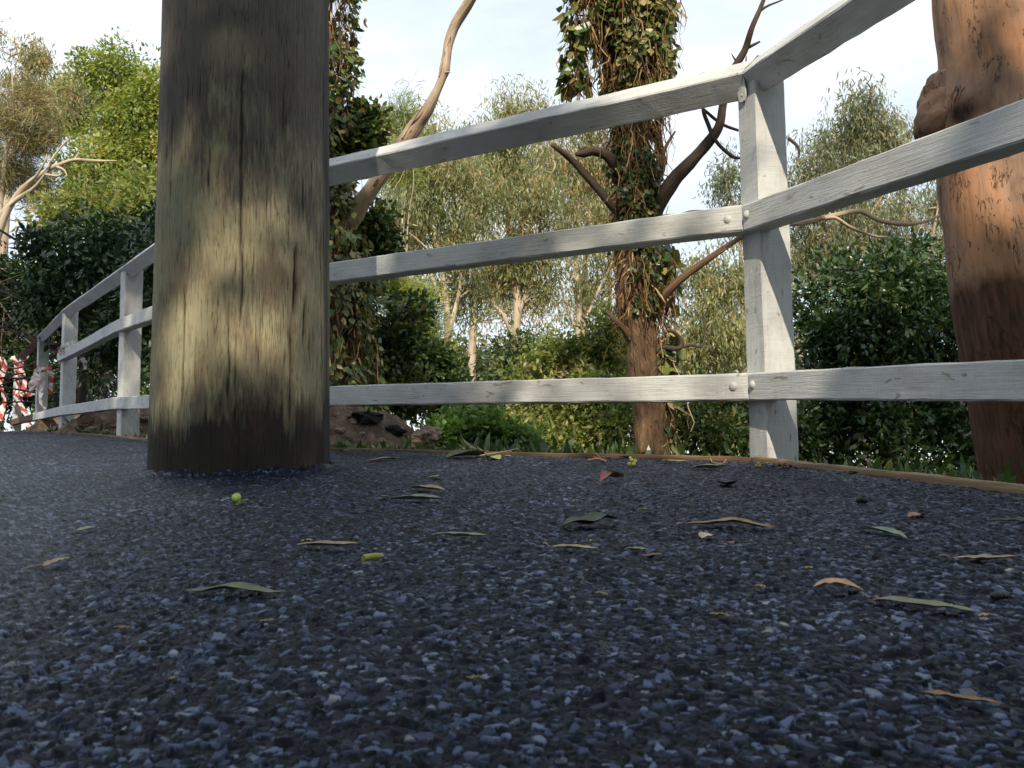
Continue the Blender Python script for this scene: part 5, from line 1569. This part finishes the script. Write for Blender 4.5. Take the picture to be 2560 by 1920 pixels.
FL = [
    ('pale dry leaf by the foot of the nearest white post left of the pole', 208, 1104, 232, 1103, 16, CREAM, .05, .05, .3),
    ('cream curled leaf between the white posts on the left edge of the asphalt', 236, 1104, 270, 1105, 18, CREAM, .04, .08, .3),
    ('dark thin leaf strip on the asphalt below the left posts', 206, 1116, 248, 1117, 14, DKGREEN, .03, .0, .3),
    ('bright tan curled leaf just left of the foot of the large pole', 303, 1119, 374, 1112, 22, TAN, .03, .12, .3),
    ('brown twig-like sliver at the left edge level with the pole foot', -20, 1130, 42, 1129, 14, BROWN, .02, 0, .2),
    ('small pale green leaf alone on the left, left of the green fruit', 190, 1330, 238, 1322, 22, PALEG, .03, .05, .3),
    ('tan leaf with dark stalk at far left midground', 113, 1421, 168, 1401, 26, TAN, .04, .05, .3, 0, 1, 'fallen_leaf', 'leaf', .5),
    ('long thin tan leaf below the green fruit', 742, 1366, 903, 1368, 34, TAN, .01, .04, .45),
    ('dark olive curled leaf with pale upper side in the left foreground', 462, 1482, 698, 1492, 46, (0.13, 0.14, 0.075), .05, .01, .35, .03),
    ('small yellow-green scrap left of the yellow-green stub', 752, 1357, 782, 1355, 12, YELLOW, .03, 0, .3),
    ('faint yellow-green scrap in the left foreground right of the dark olive curled leaf', 640, 1562, 688, 1556, 16, (0.16, 0.15, 0.05), .03, 0, .3),
    ('yellow scrap at the left edge', -12, 1250, 12, 1243, 14, YELLOW, .05, 0, .3),
    ('long orange leaf with yellow end near the edging right of the pole', 908, 1154, 1016, 1149, 26, ORANGE, .03, .03, .3, .02),
    ('yellow small leaf behind the short tan leaf right of the pole', 1072, 1196, 1104, 1193, 14, YELLOW, .03, 0, .3),
    ('short tan leaf lying above the grey-green long leaf', 1027, 1222, 1113, 1229, 36, TAN, .04, .02, .4),
    ('grey-green long leaf right of the green fruit', 977, 1250, 1102, 1254, 40, PALEG, .01, .05, .5),
    ('small brown-yellow leaf touching the left end of the grey-green long leaf', 944, 1244, 978, 1245, 14, (0.25, 0.2, 0.08), .02, 0, .3),
    ('red-brown curled leaf alone in front of the vine-wrapped trunk', 1500, 1206, 1560, 1200, 44, RED, .22, .1, .6, .05),
    ('large dark green curled leaf in the middle of the asphalt', 1402, 1318, 1550, 1308, 80, DKGREEN, .12, .06, .3, .08),
    ('long slim green leaf left of the large dark curled leaf', 1078, 1341, 1220, 1344, 26, (0.24, 0.27, 0.13), .01, .02, .5),
    ('yellowish tan leaf below the large dark curled leaf', 1372, 1371, 1496, 1378, 28, (0.38, 0.32, 0.13), .01, .03, .4, .01, 1, 'fallen_leaf', 'leaf', .2),
    ('pale green short leaf right of the yellowish tan leaf', 1560, 1378, 1620, 1380, 24, PALEG, .02, .02, .4),
    ('curved brown leaf just right of the pale green short leaf', 1602, 1394, 1664, 1392, 18, BROWN, -.05, .1, .3),
    ('yellow scrap behind the broad brown double leaf', 1594, 1277, 1622, 1276, 14, (0.30, 0.25, 0.06), .02, 0, .3),
    ('tiny yellow scrap above the large dark curled leaf', 1430, 1256, 1450, 1254, 9, (0.30, 0.24, 0.06), .02, 0, .3),
    ('tiny brown scrap right above the large dark curled leaf', 1474, 1249, 1492, 1247, 9, BROWN, .03, 0, .3),
    ('tiny yellow scrap between the dark curled leaf and the yellowish tan leaf', 1472, 1357, 1488, 1356, 9, YELLOW, .03, 0, .3),
    ('faint yellow scrap in the centre foreground', 1480, 1488, 1520, 1491, 12, (0.25, 0.2, 0.06), .02, 0, .3),
    ('faint green scrap near the bottom centre', 1585, 1531, 1615, 1532, 16, (0.14, 0.17, 0.05), .02, 0, .3),
    ('long pale yellow leaf lying along the edging left of the corner post', 1638, 1154, 1722, 1158, 22, (0.42, 0.38, 0.18), .01, .02, .3),
    ('pale grey-green curled leaf on the asphalt just left of the corner post', 1728, 1171, 1818, 1172, 40, PALEG, .0, .12, .4),
    ('dark green curled leaf on the asphalt below the corner post', 1792, 1208, 1845, 1217, 40, DKGREEN, -.04, .16, .4),
    ('broad brown double leaf right of the centre', 1712, 1314, 1944, 1322, 50, (0.30, 0.17, 0.08), .05, .0, .3, .03, 1, 'fallen_leaf', 'leaf', .05),
    ('cream oval leaf right below the broad brown double leaf', 1752, 1349, 1788, 1343, 44, CREAM, .12, 0, .3, 0, .8),
    ('orange small leaf on the right behind the folded green leaf', 2274, 1296, 2308, 1291, 30, ORANGE, .08, .02, .3),
    ('folded green leaf on the right between orange leaves', 2140, 1326, 2270, 1350, 34, PALEG, .05, .0, .5),
    ('dark thin leaf at the right edge below the edging', 2460, 1305, 2580, 1307, 22, (0.07, 0.075, 0.035), .03, 0, .3),
    ('long wavy tan leaf at the right edge', 2376, 1400, 2548, 1406, 36, TAN, -.01, .08, .4, .01, 1, 'fallen_leaf', 'leaf', .15),
    ('small cream scrap at the right edge below the wavy tan leaf', 2513, 1432, 2540, 1431, 14, CREAM, .03, 0, .3),
    ('large arched orange leaf in the right foreground', 2034, 1472, 2158, 1478, 62, (0.50, 0.27, 0.12), .26, -.03, .2, 0, .9),
    ('long grey-green leaf with orange tip in the right foreground', 2168, 1504, 2440, 1532, 44, (0.20, 0.21, 0.12), .01, .0, .4, .01, 1, 'fallen_leaf', 'leaf', .1),
    ('orange sliver touching the long grey-green leaf in the right foreground', 2180, 1506, 2262, 1508, 16, ORANGE, .02, 0, .3),
    ('brown thin bent twig-like leaf at the lower right', 2300, 1742, 2508, 1768, 26, (0.26, 0.14, 0.05), .02, .0, .3, .02),
    ('yellow scrap left of the arched orange leaf', 2012, 1426, 2038, 1425, 14, (0.30, 0.24, 0.06), .02, 0, .3),
    ('orange-yellow scrap farther left of the arched orange leaf', 1884, 1470, 1914, 1474, 14, (0.34, 0.22, 0.06), .02, 0, .3),
    ('yellow-brown scrap at the right below the long grey-green leaf', 2446, 1546, 2482, 1545, 16, (0.30, 0.21, 0.06), .02, 0, .3),
    ('tiny orange scrap beside the cream oval leaf', 1818, 1362, 1838, 1361, 12, ORANGE, .03, 0, .3),
    ('olive brown flat scrap in the right middle foreground', 1774, 1541, 1836, 1546, 16, (0.20, 0.14, 0.05), .01, 0, .3),
    ('dim orange scrap in the left foreground near the bottom', 280, 1578, 326, 1576, 18, (0.20, 0.10, 0.04), .02, 0, .3),
    ('dim olive scrap at the bottom left', 420, 1706, 446, 1702, 16, (0.14, 0.13, 0.05), .03, 0, .3),
    ('dim olive scrap at the bottom centre', 1165, 1704, 1205, 1702, 16, (0.14, 0.13, 0.05), .03, 0, .3),
]
for e in FL:
    fallen_leaf(*e)

for k in range(34):                                   # dry scraps that have drifted against the edging
    i_ = 1 if k < 12 else (2 if k < 26 else 3)
    f_ = rng.random()
    q0, q1 = EL[i_], EL[i_ + 1]
    q = q0 + (q1 - q0) * f_ + left_of(nrm(q1 - q0)) * (0.01 + 0.10 * rng.random() ** 2)
    v_ = (np.array([q[0], q[1], gz(*q)]) - CAM) @ R
    if v_[2] < 0.5: continue
    px_, py_ = CX + F * v_[0] / v_[2], CY + F * v_[1] / v_[2]
    if not (0 < px_ < 2560): continue
    w_ = F * rng.uniform(0.006, 0.022) / v_[2]
    o = fallen_leaf('tiny dry scrap of leaf drifted against the timber edging', px_ - w_, py_ + 0.4 * rng.normal(), px_ + w_, py_ + 0.4 * rng.normal(), w_ * 0.8, (TAN, BROWN, ORANGE, DKGREEN, CREAM)[k % 5], .05, .05, .3)
    o['group'] = 'dry scraps along the edging'

# the long green leaf on a stalk by the edging, right of the mound
fallen_leaf('big olive leaf lying against the edging right of the dirt mound', 1118, 1146, 1212, 1140, 70, (0.10, 0.13, 0.04), .05, .02, .4)
fallen_leaf('small bright green leaf on the stalk by the edging', 1216, 1146, 1252, 1150, 40, (0.20, 0.26, 0.10), .08, .0, .3)


def litter_tube(label, name, pts, r, col, cat='twig', lift=0.004, extra=()):
    mb = MB()
    for pl in [pts] + list(extra):
        P = []
        for q in pl:
            g_ = on_ground(q[0], q[1])
            P.append(g_ + np.array([0, 0, lift + (q[2] if len(q) > 2 else 0)]))
        P, rr = smooth_path(P, [r * (1 if k < len(pl) - 1 else 0.6) for k in range(len(pl))], 6)
        tube(mb, P, rr, 7, 0.15, 60, int(pts[0][0]), rib=0.0)
    c = on_ground(*pts[0][:2])
    return tag(mb.build(name, fallen_mat(col), smooth=True, loc=c), label, cat, 'fallen leaves and litter on the asphalt')


litter_tube('yellow leaf stalk reaching along the edging right of the big olive leaf', 'leaf_stalk', [(1192, 1143), (1222, 1142, 0.004), (1260, 1139, 0.008), (1294, 1134, 0.012)], 0.0022, (0.26, 0.21, 0.08), 'stalk', extra=[[(1220, 1143, .003), (1202, 1141, .016), (1191, 1141, .028)]])
litter_tube('red-brown forked twigs by the edging below the vine-wrapped trunk', 'twig', [(1470, 1154), (1495, 1153, 0.003), (1515, 1157)], 0.002, (0.28, 0.11, 0.06), extra=[[(1484, 1150, .004), (1500, 1153, .003), (1516, 1155)], [(1490, 1147, .012), (1502, 1152, .004)]])
litter_tube('short yellow-green stub in the left middle of the asphalt', 'plant_stub', [(908, 1408), (925, 1405), (942, 1403), (958, 1401)], 0.004, (0.30, 0.31, 0.05), 'stub', 0.005)
litter_tube('thin dark twig below the grey-green long leaf', 'twig', [(1075, 1267), (1105, 1272), (1135, 1275)], 0.0015, (0.05, 0.035, 0.03))
litter_tube('pale curved stalk beside the leaf near the corner post', 'leaf_stalk', [(1776, 1150), (1783, 1163, .003), (1806, 1166, .003), (1816, 1160, .008)], 0.002, (0.42, 0.30, 0.14), 'stalk')


def ball_cluster(label, name, cat, balls, col, extra_leaf=()):
    mb = MB()
    c0 = on_ground(*balls[0][:2])
    for (px, py, rad, dz) in balls:
        c = on_ground(px, py) + np.array([0, 0, rad * 0.9 + dz])
        th = np.linspace(0, math.pi, 10)[:, None]; ph = np.linspace(0, 2 * math.pi, 14, endpoint=False)[None]
        q = np.stack([np.sin(th) * np.cos(ph), np.sin(th) * np.sin(ph), np.cos(th) + 0 * ph], -1)
        V = c + q * rad * (1 + 0.12 * vnoise(q[..., 0] * 2, q[..., 1] * 2, q[..., 2] * 2, int(px)))[..., None]
        i = np.arange(9)[:, None] * 14; j = np.arange(14)[None]
        mb.add(V.reshape(-1, 3), np.stack([i + j, i + 14 + j, i + 14 + (j + 1) % 14, i + (j + 1) % 14], -1).reshape(-1, 4), 4, rib=0.0)
    root = tag(mb.build(name, fallen_mat(col), smooth=True, loc=c0), label, cat, 'fallen leaves and litter on the asphalt')
    return root


fr = ball_cluster('round green fruit on the asphalt in front of the large pole', 'fallen_fruit', 'fruit', [(591, 1257, 0.0085, 0.001)], (0.22, 0.33, 0.06))
lf = fallen_leaf('x', 594, 1259, 619, 1254, 10, (0.10, 0.15, 0.03), .06, .1, .3, 0, 1, 'fruit_leaf', 'leaf')
lf2 = fallen_leaf('x', 590, 1262, 616, 1262, 10, (0.10, 0.15, 0.03), .04, .05, .3, 0, 1, 'fruit_leaf', 'leaf')
for q in (lf, lf2):
    for k in ('label', 'category', 'group'):
        if k in q: del q[k]
    q.parent = fr
    q.location = q.location - fr.location
ball_cluster('small yellow-green seed cluster by the edging below the vine-wrapped trunk', 'seed_cluster', 'seeds', [(1574, 1166, .006, 0), (1584, 1166, .006, 0), (1579, 1165, .006, .009), (1588, 1164, .005, .006), (1576, 1164, .004, .016)], (0.26, 0.27, 0.05))
ball_cluster('tiny yellow blossom at the foot of the corner post', 'blossom', 'blossom', [(1892, 1168, .004, 0), (1899, 1168, .004, 0), (1896, 1168, .004, .006)], (0.33, 0.29, 0.07))
ball_cluster('dark crumb of bitumen on the right below the corner post', 'bitumen_crumb', 'crumb', [(2150, 1258, .006, 0), (2157, 1257, .007, .002), (2163, 1258, .005, 0)], BLACK)
ball_cluster('black bitumen crumb at the right edge in the foreground', 'bitumen_crumb', 'crumb', [(2484, 1497, .003, 0), (2495, 1499, .004, 0), (2506, 1498, .0035, 0), (2516, 1497, .0025, 0)], BLACK)
for px_, py_, rr_ in ((1934, 1168, .0035), (1950, 1167, .0045), (1962, 1168, .005), (1976, 1169, .0045), (1990, 1173, .004)):
    ball_cluster('loose black bitumen crumb against the edging right of the corner post', 'bitumen_crumb', 'crumb', [(px_, py_, rr_, .001)], BLACK)['group'] = 'bitumen crumbs by the corner post'

# ------------------------------------------------------------------ unseen shade trees behind the camera (north of the path), leaves placed for their shadows
rng = np.random.default_rng(41)
SHADE = []          # target rectangles in the view (x0, y0, x1, y1, distance, leaf layers, nearest and farthest canopy y)
RECTS = [
    (340, -200, 860, 1200, Dp - PR, 7.0, (-8, -4.5)),
    (840, 200, 1430, 1120, 3.0, 3.4, (-8, -4.5)),
    (-150, 560, 400, 1120, 6.8, 7.0, (-6.5, -3)),
    (-150, 480, 520, 1000, 9.6, 5.5, (-5, -2)),
    (820, 380, 930, 1100, 6.0, 3.5, (-6.5, -4)),
    (820, 780, 1100, 1120, 6.6, 1.5, (-6, -3.5)),
    (1500, 330, 1720, 560, 5.0, 1.8, (-6.5, -4)),
    (2010, 830, 2520, 1260, 7.0, 5.0, (-6, -3.5)),
    (1660, 1000, 1990, 1180, 6.4, 2.2, (-6, -3.5)),
    (2300, -150, 2660, 660, GD, 7.5, (-8, -5)),
    (2320, 690, 2720, 1330, GD, 12.0, (-8, -5)),
    (1990, 880, 2560, 1030, 1.95, 1.0, (-8, -5)),
]
WINDOWS = [  # openings in the canopy: ellipse in the view, distance
    (670, 600, 130, 330, Dp - PR), (540, 660, 130, 290, Dp - PR), (430, 880, 80, 200, Dp - PR),
    (1925, 680, 130, 560, 2.5), (1700, 240, 260, 120, 2.7), (1560, 560, 330, 70, 2.8), (1300, 960, 200, 60, 3.0), (880, 980, 90, 60, 3.2), (1700, 970, 160, 50, 2.7),
    (2400, 70, 80, 120, GD), (2510, 90, 70, 120, GD), (2440, 470, 130, 110, GD), (2530, 580, 110, 140, GD), (2400, 600, 50, 110, GD), (2540, 300, 60, 150, GD), (2445, 1150, 30, 60, GD),
    (1450, 1196, 330, 18, 2.2),
    (350, 790, 70, 40, 5.5),
]
pos = []


def shade_point(P, ylo, yhi, n):
    yy = ylo + (yhi - ylo) * rng.random(n)
    t = (yy - P[:, 1]) / S[1]
    return P + t[:, None] * S


CL = 0.0075 * 0.72
clump_c = []
for (x0, y0, x1, y1, d, lai, yr) in RECTS:
    area = (x1 - x0) * (y1 - y0) * (d / F) ** 2 * math.cos(SUN_EL)
    k = max(3, int(area * lai / (CL * 14)))
    px = x0 + (x1 - x0) * rng.random(k); py = y0 + (y1 - y0) * rng.random(k)
    P = np.array([U(a, b, d) for a, b in zip(px, py)])
    clump_c.append(shade_point(P, *yr, k))
# shade over the asphalt itself
gk = int(9.5 * 3.2 * math.sin(SUN_EL) * 4.2 / (CL * 14))
gxy = np.column_stack([-4.6 + 9.2 * rng.random(gk), -0.9 + 3.1 * rng.random(gk), np.zeros(gk)])
gxy[:, 2] = gz(gxy[:, 0], gxy[:, 1])
clump_c.append(shade_point(gxy, -8, -4.5, gk))
gk = int(6 * 8 * math.sin(SUN_EL) * 2.6 / (CL * 14))
gxy = np.column_stack([-7.5 + 6.0 * rng.random(gk), 2.2 + 7 * rng.random(gk), np.zeros(gk)])
gxy[:, 2] = gz(gxy[:, 0], gxy[:, 1])
clump_c.append(shade_point(gxy, -6, -3, gk))
gk = 420                                             # extra canopy added to block sky light
clump_c.append(np.column_stack([-8 + 16 * rng.random(gk), -9.5 + 6.3 * rng.random(gk), 4.3 + 2.6 * rng.random(gk)]))
clump_c = np.concatenate(clump_c)
ci = np.repeat(np.arange(len(clump_c)), 14)
LP = clump_c[ci] + rng.normal(size=(len(ci), 3)) * 0.13


def view_of(P):
    q = (P - CAM) @ R
    return CX + F * q[:, 0] / q[:, 2], CY + F * q[:, 1] / q[:, 2], q[:, 2]


keep = np.ones(len(LP), bool)
for (cx_, cy_, rx, ry, d) in WINDOWS:
    c = U(cx_, cy_, d)
    t = (LP[:, 1] - c[1]) / S[1]
    Q = LP - t[:, None] * S
    u_, v_, w_ = view_of(Q)
    e = ((u_ - cx_) / rx) ** 2 + ((v_ - cy_) / ry) ** 2
    keep &= (e > 1.0 + 0.35 * rng.normal(size=len(e))) | (rng.random(len(e)) < (0.10 if rx < 140 and d < 2.4 else 0.0))
LP = LP[keep]; ci = ci[keep]
TREES = [(-6.2, -5.6, 'unseen broad-crowned shade tree behind the camera to the left, leaves set for their shadows'), (0.6, -8.6, 'unseen tall shade tree behind the camera, leaves set for their shadows'), (5.2, -7.4, 'unseen spreading shade tree behind the camera to the right, leaves set for their shadows')]
owner = np.argmin(np.abs(LP[:, 0][:, None] - np.array([t[0] for t in TREES])[None]), 1)
for k, (tx, ty, lab) in enumerate(TREES):
    sel = owner == k
    n = sel.sum()
    if n == 0: continue
    bz = float(gz(tx, ty)) - 0.1
    t = empty('shade_tree', (tx, ty, bz), lab, 'tree')
    P_, r_ = smooth_path([(tx, ty, bz), (tx + 0.05, ty, bz + 2.2), (tx - 0.1, ty + 0.1, bz + 4.6), (tx + 0.1, ty + 0.2, bz + 7.0)], [0.26, 0.2, 0.15, 0.05], 10)
    tm = MB()
    tube(tm, P_, r_, 16, 0.1, 4, k)
    cc = np.unique(ci[sel])
    connect(tm, P_[12:], clump_c[cc], min(26, len(cc)), 0.022, 0.004)
    tm.build('trunk', BARK_BROWN, t, smooth=True)
    cm = MB()
    d_ = rng.normal(size=(n, 3)) + np.array([0, 0, -0.4])
    leaves(cm, LP[sel], d_, np.cross(d_, rng.normal(size=(n, 3)) * 0.6 + S), 0.16 * (0.7 + 0.6 * rng.random(n)), 0.075 * (0.7 + 0.6 * rng.random(n)), 0.1)
    cm.build('crown', LEAF_BRIGHT, t)

# unseen tall shrubbery added behind the camera to block low sky light
for k, (sx, sy, lab) in enumerate(((-9.5, -9.5, 'unseen tall dark shrubbery added behind the camera to the left against low sky light'), (0.0, -13.0, 'unseen tall dark shrubbery added straight behind the camera against low sky light'), (9.5, -9.5, 'unseen tall dark shrubbery added behind the camera to the right against low sky light'))):
    bz = float(gz(sx, sy))
    t = empty('sky_block_shrub', (sx, sy, bz), lab, 'shrub')
    cm = MB()
    wx_, wy_ = (3.2, 5.5) if sx else (8.5, 1.8)
    C = crown(cm, [(np.array([sx + a * wx_ * 0.6, sy + b * wy_ * 0.6, bz + 2.9]), np.array([wx_ * 0.75, wy_ * 0.75, 3.2])) for a in (-1, 0, 1) for b in (-1, 0, 1)], 330, 34, 0.34, 0.16, 'broad', 0.45)
    cm.build('foliage', LEAF_DARK, t)
    tm = MB()
    connect(tm, [(sx, sy, bz + q) for q in np.linspace(0, 2.5, 8)], C, 26, 0.05)
    P_, r_ = smooth_path([(sx, sy, bz - 0.1), (sx, sy, bz + 1.5), (sx + .1, sy, bz + 3)], [0.12, 0.09, 0.04], 6)
    tube(tm, P_, r_, 10, 0.1, 4, k)
    tm.build('stems', BARK_DARK, t, smooth=True)
